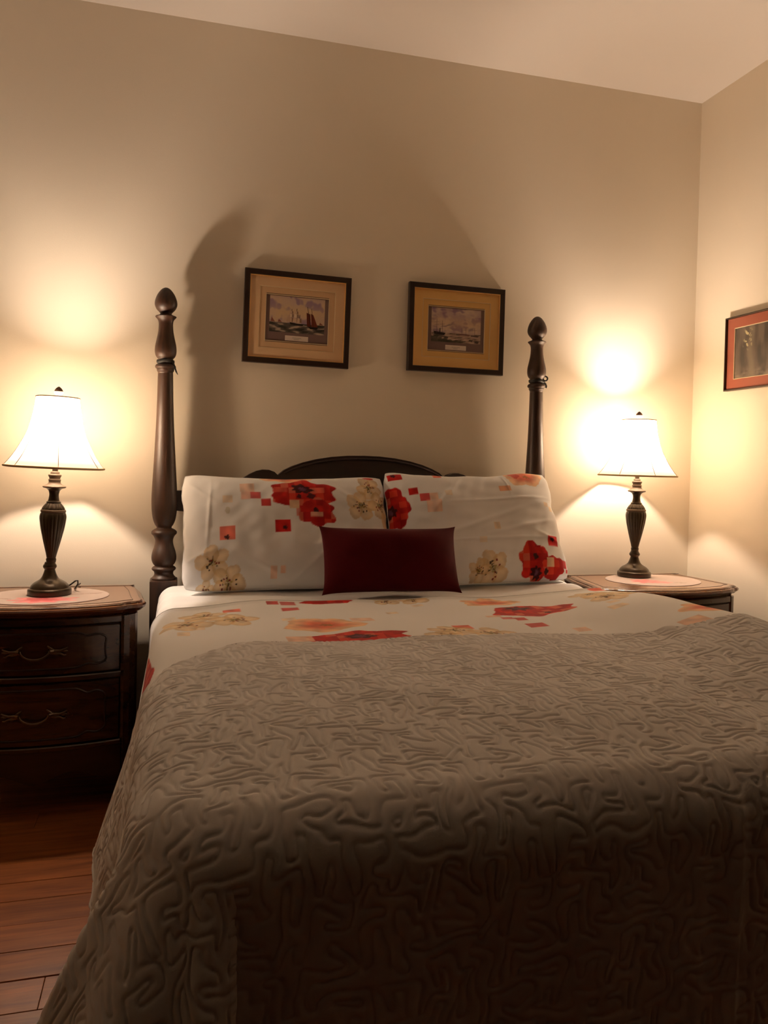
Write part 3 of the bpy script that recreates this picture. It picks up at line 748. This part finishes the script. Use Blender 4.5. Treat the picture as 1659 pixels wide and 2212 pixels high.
# ------------------------------------------------------------------ nightstands
HALF = [(0.0, -0.432), (0.06, -0.430), (0.12, -0.422), (0.18, -0.409), (0.225, -0.394), (0.245, -0.384), (0.256, -0.372), (0.268, -0.364), (0.284, -0.360), (0.298, -0.350),
        (0.306, -0.333), (0.307, -0.310), (0.302, -0.285), (0.297, -0.25), (0.292, -0.20), (0.284, -0.13), (0.272, -0.07), (0.262, -0.03), (0.258, 0.0)]
def bow(x, d=0.0):          # front of the carcass at offset x from the centre
    return -0.405+0.62*x*x+d
def nightstand(label, loc, zscale):
    root = thing('nightstand', label, 'nightstand', loc, 0, 'matching nightstands beside the bed')
    root.scale = (1, 1, zscale)
    out = [(x, y) for x, y in HALF]+[(-x, y) for x, y in reversed(HALF[1:])]
    out = np.array(out)    # front centre -> right -> back -> left : CCW
    lay = [(0.592, 0.026), (0.598, 0.022), (0.600, 0.014), (0.606, 0.008), (0.611, 0.001), (0.617, -0.001), (0.622, 0.003), (0.6235, 0.009), (0.6265, 0.010), (0.628, 0.014), (0.6295, 0.016), (0.630, 0.020)]
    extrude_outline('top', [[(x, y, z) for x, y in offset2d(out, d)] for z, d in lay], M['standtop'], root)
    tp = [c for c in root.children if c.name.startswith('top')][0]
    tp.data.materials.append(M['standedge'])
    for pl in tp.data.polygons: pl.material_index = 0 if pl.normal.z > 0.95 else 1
    # inlaid border line
    inl = offset2d(out, 0.040)
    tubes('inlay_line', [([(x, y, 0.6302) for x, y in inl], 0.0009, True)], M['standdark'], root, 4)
    # carcass
    car = []
    for x in np.linspace(0, 0.238, 9): car.append((x, bow(x)))
    car += [(0.250, -0.362), (0.268, -0.345), (0.278, -0.325), (0.275, -0.20), (0.262, -0.06), (0.252, 0.0)]
    car = np.array(car+[(-x, y) for x, y in reversed(car[1:])])
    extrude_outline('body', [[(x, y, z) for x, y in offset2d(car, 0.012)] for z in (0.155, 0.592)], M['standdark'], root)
    # frame rails on the front
    def band(name, z0, z1, d, mat, xh=0.238):
        xs = np.linspace(-xh, xh, 25)
        f0 = [(x, bow(x, d)) for x in xs]; bk = [(x, bow(x, 0.03)) for x in xs[::-1]]
        o = f0+bk; e = min(0.003, (z1-z0)/3)
        return extrude_outline(name, [[(x, y+(e if i < 25 else 0), z0) for i, (x, y) in enumerate(o)], [(x, y, z0+e) for x, y in o], [(x, y, z1-e) for x, y in o], [(x, y+(e if i < 25 else 0), z1) for i, (x, y) in enumerate(o)]], mat, root)
    band('rail', 0.572, 0.594, -0.010, M['standwood'])
    band('rail', 0.404, 0.422, -0.012, M['standwood'])
    band('rail', 0.196, 0.212, -0.012, M['standwood'])
    for s in (-1, 1):       # corner stiles
        o = [(s*0.236, -0.372), (s*0.246, -0.376), (s*0.262, -0.368), (s*0.277, -0.350), (s*0.283, -0.330), (s*0.280, -0.300), (s*0.25, -0.30), (s*0.236, -0.33)]
        if s < 0: o = o[::-1]
        extrude_outline('corner_stile', [[(x, y, z) for x, y in o] for z in (0.12, 0.592)], M['standwood'], root)
    for z0, z1 in ((0.426, 0.568), (0.216, 0.400)):
        dr = band('drawer', z0, z1, -0.008, M['standwood'], 0.233)
        # cartouche moulding
        zc, hz = (z0+z1)/2, (z1-z0)/2-0.018; cart = []
        for t in np.linspace(0, 2*np.pi, 120, endpoint=False):
            c, s = math.cos(t), math.sin(t)
            X = 0.205*np.sign(c)*abs(c)**0.42; Z = hz*np.sign(s)*abs(s)**0.5
            X *= 1-0.055*math.exp(-(s/0.33)**2)+0.0
            Z *= 1-0.16*math.exp(-((abs(X)-0.145)/0.018)**2)
            cart.append((X, bow(X, -0.0085), zc+Z))
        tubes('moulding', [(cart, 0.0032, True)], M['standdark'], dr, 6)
        # bail pull with leaf backplates
        hp = []; yb = bow(0.045, -0.010)
        arc = [(0.040*math.cos(t), yb-0.016+0.004*abs(math.cos(t)), zc+0.006-0.026*math.sin(t)) for t in np.linspace(0, math.pi, 22)]
        hp.append((arc, [0.0022+0.0014*math.sin(k/21*math.pi) for k in range(22)]))
        for s in (-1, 1):
            def leaf(pts, r): hp.append(([(s*x, bow(x, -0.012)-dy, zc+z) for x, z, dy in pts], r))
            leaf([(0.040, 0.004, 0.012), (0.046, 0.004, 0.006), (0.050, 0.003, 0.001)], [0.005, 0.006, 0.007])
            leaf([(0.040, -0.002, .002), (0.055, 0.002, .003), (0.070, 0.003, .003), (0.083, 0.008, .004), (0.090, 0.012, .004)], [0.006, 0.0065, 0.004, 0.003, 0.0015])
            leaf([(0.048, -0.002, .002), (0.060, -0.006, .003), (0.070, -0.006, .003), (0.080, -0.011, .004), (0.086, -0.010, .004)], [0.006, 0.005, 0.0035, 0.0028, 0.0015])
            leaf([(0.050, 0.002, .002), (0.044, 0.010, .003), (0.038, 0.015, .004), (0.034, 0.019, .004)], [0.006, 0.004, 0.003, 0.0015])
            leaf([(0.072, 0.003, .002), (0.080, 0.000, .003), (0.087, 0.003, .004), (0.090, 0.001, .004)], [0.004, 0.0035, 0.002, 0.001])
        tubes('handle', hp, M['pull'], dr, 8)
    # shaped apron
    xs = np.linspace(-0.24, 0.24, 41); V = []
    for x in xs:
        t = abs(x)/0.24; zb = 0.122-0.022*math.cos(t*math.pi*2.0)*(1-t)-0.045*t**4
        for dy in (-0.010, 0.012):
            V.append((x, bow(x, dy), 0.198)); V.append((x, bow(x, dy), zb))
    Q = []
    for i in range(40):
        a = i*4; b = a+4
        Q += [(a, a+1, b+1, b), (a+2, b+2, b+3, a+3), (a+1, a+3, b+3, b+1), (a, b, b+2, a+2)]
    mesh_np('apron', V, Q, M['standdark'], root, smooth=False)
    for sx in (-1, 1):      # short curved legs
        for fy, sy in ((-0.335, -1), (-0.03, 1)):
            path = [(sx*0.250, fy, 0.17), (sx*0.258, fy+sy*0.006, 0.12), (sx*0.256, fy+sy*0.006, 0.07), (sx*0.252, fy+sy*0.004, 0.03), (sx*0.256, fy+sy*0.010, 0.0)]
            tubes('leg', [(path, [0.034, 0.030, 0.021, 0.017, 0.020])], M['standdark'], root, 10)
    return root
NS_L = (-0.385, -0.070, 0.0); NS_R = (1.80, -0.085, 0.0)
nightstand('dark brown bow-front nightstand whose two drawers with brass pulls face the room beside the quilt', NS_L, 1.0)
nightstand('dark brown bow-front nightstand half hidden behind the bed, tucked into the room corner', NS_R, 0.640/0.630)
ZL, ZR = 0.631, 0.641

def placemat(label, loc, seed, rot, flowers):
    nr, na = 70, 160
    r = np.linspace(0.001, 1, nr); a = np.linspace(0, 2*np.pi, na, endpoint=False)
    A, Rr = np.meshgrid(a, r, indexing='ij')
    X, Y = 0.19*Rr*np.cos(A), 0.152*Rr*np.sin(A)
    pp = Painter(np.stack([X, Y], -1), (0.56, 0.455, 0.40)); flowers(pp)
    Z = np.full_like(X, 0.0015)+0.0004*np.sin(Y*900)*np.sin(X*900); Z[:, -1] = 0.0
    o = mesh_np('placemat', np.stack([X, Y, Z], -1).reshape(-1, 3), grid_quads(na, nr, True), M['placemat'], color=pp.C)
    o.location = loc; o.rotation_euler = (0, 0, rot)
    tag(o, label, 'placemat', 'oval placemats on the nightstands')
PK = srgb(236, 130, 130)
def mat_l(p):
    p.blob(0.0, -0.075, 0.085, 0.055, PK, .75, 9, 1, .22); p.blob(0.0, -0.075, 0.05, 0.03, srgb(214, 84, 90), .7, 7, 2, .3)
    for k in range(5): p.blob(0.085+0.018*k, 0.012+0.004*k, 0.012, 0.004, srgb(150, 120, 100), .7, 3, k, .1, 0.3)
    for k in range(5): p.blob(-0.10-0.012*k, -0.05+0.006*k, 0.010, 0.004, srgb(150, 120, 100), .7, 3, k, .1, -0.3)
def mat_r(p):
    p.blob(-0.06, -0.035, 0.05, 0.045, PK, .8, 8, 5, .25); p.blob(-0.02, -0.06, 0.05, 0.035, srgb(238, 150, 146), .7, 8, 6, .25); p.rect(-0.10, -0.005, -0.08, 0.012, PK, .6)
    p.rect(0.04, -0.085, 0.075, -0.075, srgb(150, 130, 110), .6); p.rect(0.055, -0.10, 0.085, -0.09, srgb(150, 130, 110), .6)
placemat('oval pinkish placemat under the lamp on the nightstand with two visible drawers', (-0.385, -0.295, ZL), 1, 0, mat_l)
placemat('oval pinkish placemat under the lamp on the nightstand in the room corner', (1.83, -0.275, ZR), 2, 0, mat_r)

# ------------------------------------------------------------------ table lamps
KV = 1/2670.0; KH = 0.92/2670.0
def zc_(y): return (1932-y)*KV
def lamp_prof(pts): return [(r*KH, zc_(y)) for y, r in pts]
SH = [(250,195),(300,200),(350,207),(400,216),(450,227),(500,241),(540,254),(590,275),(650,308),(700,336),(740,362),(770,384),(800,408),(825,430),(845,448)]
def table_lamp(label, loc, lean, spin, cord):
    root = thing('table_lamp', label, 'lamp', loc, 0, 'matching bronze table lamps on the nightstands')
    def P(o):
        o.rotation_euler = (0, lean, 0); return o
    base = [(1932,186),(1925,190),(1900,191),(1888,189),(1878,180),(1874,172),(1866,168),(1850,158),(1832,138),(1815,108),(1800,84),(1780,68),(1755,57),(1728,48),(1718,46),(1708,54),(1695,60),(1682,57),(1668,48),(1655,43)]
    lathe('foot', smooth_prof(lamp_prof(base), 3), M['bronze'], root, 64)
    P(lathe('lower_collar', smooth_prof(lamp_prof([(1658,42),(1645,43),(1638,45),(1630,44),(1618,39)]), 2), M['bronze'], root, 40))
    def fl(A, Z, R):
        t = np.clip((Z-zc_(1618))/(zc_(1240)-zc_(1618)), 0, 1)
        return R*(1-0.075*np.abs(np.sin(A*9))**0.6*np.sin(np.pi*np.clip(t*0.86+0.10, 0, 1))**0.5*-1-0.075*np.sin(np.pi*np.clip(t*0.86+0.10, 0, 1))**0.5)
    P(lathe('fluted_body', smooth_prof(lamp_prof([(1618,40),(1580,49),(1540,60),(1480,76),(1420,91),(1360,105),(1310,113),(1275,117),(1250,114),(1234,107)]), 4), M['bronze'], root, 180, flute=fl))
    P(lathe('upper_ring', smooth_prof(lamp_prof([(1232,104),(1226,110),(1218,111),(1210,108),(1206,102)]), 2), M['bronze_hi'], root, 48))
    def fl2(A, Z, R): return R*(1-0.06*np.abs(np.sin(A*10)))
    P(lathe('ribbed_cap', smooth_prof(lamp_prof([(1208,102),(1195,99),(1178,88),(1163,75),(1150,62)]), 3), M['bronze'], root, 160, flute=fl2))
    P(lathe('neck', smooth_prof(lamp_prof([(1152,60),(1147,63),(1140,62),(1135,54),(1122,48),(1085,42),(1055,46),(1038,56),(1026,74),(1020,94)]), 3), M['bronze'], root, 48))
    P(lathe('drip_pan', smooth_prof(lamp_prof([(1022,92),(1016,101),(1010,102),(1004,96),(995,74),(984,58),(975,52),(965,51),(958,54),(950,54),(945,48),(935,48),(928,52),(918,57),(910,57),(906,50),(903,40),(888,39),(882,30),(878,26)]), 2), M['bronze_hi'], root, 48))
    P(lathe('socket', [(0.0085, zc_(880)), (0.0085, zc_(800)), (0.013, zc_(790)), (0.015, zc_(640)), (0.012, zc_(632))], M['socket'], root, 24))
    # bulb: the light of the lamp
    zb = zc_(490)
    P(lathe('bulb_collar', [(0.012, zb-0.060), (0.013, zb-0.045), (0.019, zb-0.030), (0.0235, zb-0.020), (0.0255, zb-0.016), (0.0255, zb-0.0155)], M['crystal'], root, 24))
    bp = [(0.0254, zb-0.0155), (0.0278, zb-0.009), (0.0290, zb-0.002), (0.0288, zb+0.006), (0.0262, zb+0.015), (0.021, zb+0.022), (0.010, zb+0.0282), (0.0008, zb+0.030)]
    P(lathe('bulb', bp, M['bulb'], root, 24))
    # harp that carries the shade
    hz0, hz1 = zc_(800), zc_(248)
    hp = [(0.012, 0, hz0), (0.022, 0, hz0+0.01), (0.042, 0, hz0+0.05), (0.047, 0, hz0+0.10), (0.040, 0, hz1-0.03), (0.022, 0, hz1-0.006), (0, 0, hz1)]
    hp = hp+[(-x, y, z) for x, y, z in reversed(hp[:-1])]
    h = P(tubes('harp', [(hp, 0.0014)], M['socket'], root, 6))
    # bell shade sewn from panels: slightly flattened between the seams
    NP = 7; n = 140
    prof = smooth_prof([(r*KH, zc_(y)) for y, r in SH], 3)
    def panel(A, Z, R):
        w = (A-spin) % (2*np.pi/NP); c = np.cos(np.pi/NP)/np.cos(w-np.pi/NP)
        return R*(0.45+0.55*c)
    a = np.linspace(0, 2*np.pi, n, endpoint=False)+spin
    A = np.repeat(a[:, None], len(prof), 1); Rr = np.repeat(prof[None, :, 0], n, 0); Zz = np.repeat(prof[None, :, 1], n, 0)
    Rr = panel(A, Zz, Rr)
    V = np.stack([Rr*np.cos(A), Rr*np.sin(A), Zz], -1).reshape(-1, 3)
    sh = P(mesh_np('shade', V, grid_quads(n, len(prof), True), M['shade'], root))
    for k in range(NP):
        ang = spin+k*2*math.pi/NP
        tubes('seam', [([((r+0.0006)*math.cos(ang), (r+0.0006)*math.sin(ang), z) for r, z in prof[::3]], 0.0010)], M['seam'], sh, 6)
    def rim(name, idx, rad, mat, dz=0.0):
        rr = panel(a[:, None], None, np.full((n, 1), prof[idx, 0]))[:, 0]
        tubes(name, [(np.stack([rr*np.cos(a), rr*np.sin(a), np.full(n, prof[idx, 1]+dz)], -1), rad, True)], mat, sh, 8)
    rim('top_trim', 0, 0.0020, M['trimdark']); rim('bottom_trim', -1, 0.0036, M['trim']); rim('bottom_trim', -2, 0.0022, M['trimdark'], -0.002)
    sp = [([(0, 0, hz1), (prof[0, 0]*math.cos(q+spin), prof[0, 0]*math.sin(q+spin), prof[0, 1])], 0.0012) for q in (0, 2.09, 4.19)]
    tubes('spider', sp, M['socket'], sh, 6)
    # finial
    fi = P(lathe('finial', smooth_prof(lamp_prof([(248,14),(242,26),(238,22),(228,26),(212,38),(200,42),(196,40)]), 2), M['crystal'], root, 24))
    lathe('finial_cap', smooth_prof(lamp_prof([(199,41),(193,37),(186,35),(176,28),(166,18),(159,8),(156,1)]), 2), M['capbronze'], fi, 24)
    if cord:
        tubes('cord', [([(0.030, 0.050, 0.012), (0.055, 0.050, 0.020), (0.072, 0.045, 0.034), (0.080, 0.040, 0.036), (0.080, 0.045, 0.024), (0.070, 0.058, 0.008), (0.066, 0.08, 0.0035), (0.07, 0.16, 0.0035), (0.072, 0.185, 0.0035)], 0.0025)], M['cord'], root, 8)
    return root
table_lamp('lit bronze lamp with a bell shade, a cord loop beside its foot', (-0.378, -0.272, ZL+0.0022), math.radians(1.7), math.radians(-90+11), True)
table_lamp('lit bronze lamp with a bell shade on the nightstand in the room corner', (1.803, -0.186, ZR+0.0022), math.radians(0.2), math.radians(-90-33+25.7), False)

# ------------------------------------------------------------------ pictures
def quad_frame(name, w, h, bar, y0, y1, mat, parent, bevel=0.002):
    """mitred frame, outer size w x h centred on the origin, front at y0, back at y1"""
    o = [(-w/2, -h/2), (w/2, -h/2), (w/2, h/2), (-w/2, h/2)]
    def ring(d, y): return [(np.sign(x)*(w/2-d), y, np.sign(z)*(h/2-d)) for x, z in o]
    L = [ring(0, y1), ring(0, y0+bevel), ring(bevel, y0), ring(bar-bevel, y0), ring(bar, y0+bevel), ring(bar, y1)]
    bm = bmesh.new(); R = [[bm.verts.new(p) for p in l] for l in L]
    for k in range(len(R)):
        a, b = R[k], R[(k+1) % len(R)]
        for i in range(4): bm.faces.new((a[i], a[(i+1) % 4], b[(i+1) % 4], b[i]))
    return obj_bm(name, bm, mat, parent)
def print_sheet(name, x0, x1, z0, z1, y, paint, parent, nx=220, nz=150):
    X, Z = np.meshgrid(np.linspace(0, 1, nx), np.linspace(0, 1, nz), indexing='ij')
    c = paint(X, Z)
    V = np.stack([x0+(x1-x0)*X, np.full_like(X, y), z0+(z1-z0)*Z], -1).reshape(-1, 3)
    return mesh_np(name, V, grid_quads(nx, nz), M['print'], parent, smooth=False, color=c.reshape(-1, 3))
def mixc(c, col, m, a=1.0):
    m = np.clip(m, 0, 1)[..., None]*a; return c*(1-m)+np.array(col)*m
def poly_mask(X, Z, pts, e=0.006):
    """soft mask of a convex polygon"""
    m = np.ones_like(X); n = len(pts); ar = sum(pts[i][0]*pts[(i+1) % n][1]-pts[(i+1) % n][0]*pts[i][1] for i in range(n))
    s = 1 if ar > 0 else -1
    for i in range(n):
        (ax, az), (bx, bz) = pts[i], pts[(i+1) % n]; L = math.hypot(bx-ax, bz-az)+1e-9
        d = s*((bx-ax)*(Z-az)-(bz-az)*(X-ax))/L
        m = m*np.clip(d/e+.5, 0, 1)
    return m
def sea_sky(X, Z, hor, sky, cloud, violet, sea, foam, seed, asp=1.45):
    P = np.stack([X*asp, Z], -1); t = snoise(P, 1.6, seed, 4); v = snoise(P, 1.9, seed+5, 3)
    c = np.ones(X.shape+(3,))*np.array(sky)
    c = mixc(c, cloud, 0.5+0.6*t); c = mixc(c, violet, sstep(0.1, 0.9, v)*0.8); c = mixc(c, srgb(226, 190, 130), sstep(0.3, 0.0, np.abs(Z-hor-0.28))*0.35)
    W = np.stack([X*5*(1.2-Z), Z*16], -1); w = snoise(W, 0.5, seed+7, 4)
    s = np.ones(X.shape+(3,))*np.array(sea); s = mixc(s, foam, sstep(0.25, 1.0, w)*0.9); s = mixc(s, srgb(30, 34, 30), sstep(0.2, 0.9, -w)*0.7)
    return mixc(c, (0, 0, 0), np.zeros_like(X))*(Z > hor)[..., None]+s*(Z <= hor)[..., None]
def line_mask(X, Z, a, b, w):
    d = np.array(b)-np.array(a); t = np.clip(((X-a[0])*d[0]+(Z-a[1])*d[1])/(d@d), 0, 1)
    return np.clip((w-np.hypot(X-a[0]-t*d[0], Z-a[1]-t*d[1]))/0.004+.5, 0, 1)
def ships_sail(X, Z):
    c = sea_sky(X, Z, 0.27, srgb(206, 180, 166), srgb(214, 188, 158), srgb(150, 126, 156), srgb(92, 84, 76), srgb(190, 170, 150), 3)
    cream, shade, brown = srgb(216, 190, 160), srgb(120, 84, 66), srgb(104, 44, 30)
    for (x, zt, w) in ((0.40, 0.66, .075), (0.49, 0.68, .075), (0.545, 0.52, .05)):     # square-rigged masts
        c = mixc(c, srgb(60, 40, 30), line_mask(X, Z, (x-.01, .30), (x+.0, zt), .005))
        for k, (f0, f1) in enumerate(((0.30, 0.42), (0.43, 0.53), (0.54, 0.61))):
            if f1 > zt: continue
            ww = w*(1-0.26*k); pts = [(x-ww, f0), (x+ww*.8, f0), (x+ww*.6, f1), (x-ww*.8, f1)]
            c = mixc(c, srgb(232, 212, 186) if k % 2 else srgb(214, 186, 158), poly_mask(X, Z, pts)); c = mixc(c, shade, poly_mask(X, Z, [(x, f0), (x+ww*.8, f0), (x+ww*.6, f1), (x, f1)]), .8)
    c = mixc(c, srgb(206, 176, 150), poly_mask(X, Z, [(0.26, .36), (0.37, .30), (0.37, .52)]), .8); c = mixc(c, srgb(196, 160, 136), poly_mask(X, Z, [(0.30, .33), (0.38, .30), (0.37, .58)]), .6)
    c = mixc(c, srgb(34, 26, 24), poly_mask(X, Z, [(0.38, .235), (0.60, .215), (0.62, .25), (0.36, .30)]))
    c = mixc(c, brown, poly_mask(X, Z, [(0.68, .22), (0.755, .20), (0.735, .56), (0.665, .60)])); c = mixc(c, srgb(116, 52, 34), poly_mask(X, Z, [(0.765, .20), (0.88, .22), (0.79, .55), (0.745, .58)]))
    c = mixc(c, srgb(60, 40, 30), line_mask(X, Z, (0.75, .2), (0.68, .76), .005)); c = mixc(c, srgb(60, 40, 30), line_mask(X, Z, (0.80, .2), (0.755, .72), .004))
    c = mixc(c, srgb(28, 24, 24), poly_mask(X, Z, [(0.74, .15), (0.86, .14), (0.89, .21), (0.70, .21)]))
    for x, h in ((0.05, .13), (0.18, .08), (0.93, .07)): c = mixc(c, srgb(132, 70, 60), poly_mask(X, Z, [(x-.03, .28), (x+.05, .28), (x-.01, .28+h)]), .9)
    return c
def ships_steam(X, Z):
    c = sea_sky(X, Z, 0.28, srgb(186, 160, 160), srgb(216, 194, 176), srgb(140, 112, 140), srgb(176, 150, 132), srgb(206, 180, 160), 14, 1.3)
    dk = srgb(40, 36, 36)
    P = np.stack([X, Z], -1); n = snoise(P, 4, 3, 3)
    c = mixc(c, srgb(122, 98, 116), sstep(.10, 0, np.abs(Z-0.42-0.45*(X-0.18)+.05*n))*sstep(.15, .25, X)*sstep(.6, .3, X), .8)
    c = mixc(c, srgb(122, 98, 116), sstep(.08, 0, np.abs(Z-0.38-0.5*(X-0.74)))*sstep(.72, .78, X)*sstep(.9, .82, X), .7)
    c = mixc(c, srgb(60, 62, 50), sstep(.0, .05, 0.20-Z+.05*n-.35*np.maximum(X-.2, 0)), .85)
    c = mixc(c, dk, poly_mask(X, Z, [(0.06, .22), (0.26, .20), (0.29, .27), (0.05, .31)])); c = mixc(c, dk, poly_mask(X, Z, [(0.165, .25), (0.185, .25), (0.185, .40), (0.165, .40)]))
    for x, zt in ((0.11, .66), (0.22, .62), (0.05, .36), (0.62, .44), (0.70, .46), (0.88, .46)): c = mixc(c, srgb(84, 66, 66), line_mask(X, Z, (x, .25), (x, zt), .004), .8)
    for x, z in ((0.11, .58), (0.11, .5), (0.22, .52), (0.70, .40), (0.88, .40)): c = mixc(c, srgb(100, 80, 78), line_mask(X, Z, (x-.045, z-.01), (x+.045, z+.01), .004), .7)
    c = mixc(c, srgb(120, 80, 76), poly_mask(X, Z, [(0.56, .235), (0.77, .225), (0.78, .26), (0.55, .275)]), .9); c = mixc(c, srgb(72, 52, 56), poly_mask(X, Z, [(0.80, .215), (0.95, .205), (0.97, .25), (0.80, .25)]), .9)
    for x, z in ((0.80, .07), (0.92, .03), (0.30, .12)): c = mixc(c, dk, poly_mask(X, Z, [(x-.05, z), (x+.03, z-.02), (x+.05, z+.04), (x-.02, z+.05)]), .8)
    return c
def forest(X, Z):
    P = np.stack([X*7, Z*1.2], -1); n = snoise(P, .7, 4, 4)
    c = np.ones(X.shape+(3,))*np.array(srgb(104, 90, 76)); c = mixc(c, srgb(66, 58, 50), .5+.6*n); c = mixc(c, srgb(136, 120, 102), sstep(.3, 0, Z)*(.5+.5*snoise(np.stack([X, Z], -1), 6, 2, 3)), .7)
    c = mixc(c, srgb(124, 110, 92), sstep(.07, .02, np.abs(X-.27-.02*np.sin(Z*9))), .7)
    P2 = np.stack([X*1.0, Z*.6], -1); f = snoise(P2, 14, 8, 3)
    c = mixc(c, srgb(196, 184, 140), sstep(.35, .8, f)*sstep(.10, .02, np.abs(X-.22))*sstep(.5, .62, Z)*sstep(.98, .88, Z), .95)
    return c
def caption(parent, x0, x1, z0, z1, y):
    def ptxt(X, Z):
        c = np.ones(X.shape+(3,))*np.array(srgb(226, 210, 196))
        for zc, x_0, x_1, k in ((.58, .30, .70, 46), (.30, .38, .60, 40)):
            m = sstep(.10, .05, np.abs(Z-zc))*(X > x_0)*(X < x_1)*(np.sin(X*k*6.28+np.sin(X*61))*.5+.5)
            c = mixc(c, srgb(90, 76, 70), m, .8)
        return c
    return print_sheet('caption_label', x0, x1, z0, z1, y, ptxt, parent, 160, 24)
def framed_ship(label, cx, cz, roll_, mA, mB, paint):
    w, h = 0.403, 0.346
    root = thing('framed_picture', label, 'picture', (cx, 0, cz))
    root.rotation_euler = (0, roll_, 0)
    quad_frame('frame', w, h, 0.0205, -0.026, -0.003, M['frame'], root)
    quad_frame('gilt_lip', w-0.041, h-0.041, 0.0032, -0.0235, -0.006, M['gilt'], root, 0.0008)
    quad_frame('outer_mat', w-0.0474, h-0.0474, 0.0345, -0.0165, -0.0135, mA, root, 0.0008)
    quad_frame('mat_bevel', w-0.116, h-0.116, 0.0020, -0.0160, -0.0125, M['matedge'], root, 0.0005)
    bw, bh = 0.238, 0.172
    quad_frame('inner_mat', w-0.1195, h-0.1195, (w-0.1195-bw)/2, -0.0135, -0.0105, mB, root, 0.0005)
    quad_frame('inner_bevel', bw+0.004, bh+0.004, 0.0022, -0.0142, -0.0100, M['matedge'], root, 0.0004)
    box('backing_board', -w/2+0.01, w/2-0.01, -0.0098, -0.004, -h/2+0.01, h/2-0.01, M['board'], root)
    print_sheet('print', -0.1045, 0.1045, -0.052, bh/2-0.003, -0.0102, paint, root)
    caption(root, -0.0440, 0.0440, -0.0815, -0.0625, -0.0104)
    box('glass', -w/2+0.021, w/2-0.021, -0.0192, -0.0180, -h/2+0.021, h/2-0.021, M['pane'], root)
framed_ship('dark framed print of a square-rigged ship and a brown-sailed boat, tan mat', 0.4408, CAM_H+0.5315, math.radians(1.0), M['mat1'], M['mat1b'], ships_sail)
framed_ship('dark framed print of steamships under a violet hazy sky, ochre mat', 1.0785, CAM_H+0.5355, math.radians(0.25), M['mat2'], M['mat2b'], ships_steam)
def forest_picture():
    w, h = 0.42, 0.298
    root = thing('framed_picture', 'thin metal framed forest print with a terracotta mat on the side wall', 'picture', (ROOM_X1, -0.222-w/2, CAM_H+0.471), math.radians(-90))
    quad_frame('frame', w, h, 0.006, -0.022, -0.002, M['metalframe'], root, 0.0012)
    quad_frame('mat', w-0.012, h-0.012, 0.040, -0.012, -0.009, M['matred'], root, 0.0006)
    quad_frame('mat_bevel', w-0.091, h-0.091, 0.0026, -0.0122, -0.0085, M['matedge'], root, 0.0005)
    box('backing_board', -w/2+0.005, w/2-0.005, -0.0082, -0.003, -h/2+0.005, h/2-0.005, M['board'], root)
    print_sheet('print', -w/2+0.047, w/2-0.047, -h/2+0.047, h/2-0.047, -0.0086, forest, root)
    box('glass', -w/2+0.0062, w/2-0.0062, -0.0150, -0.0138, -h/2+0.0062, h/2-0.0062, M['pane'], root)
forest_picture()
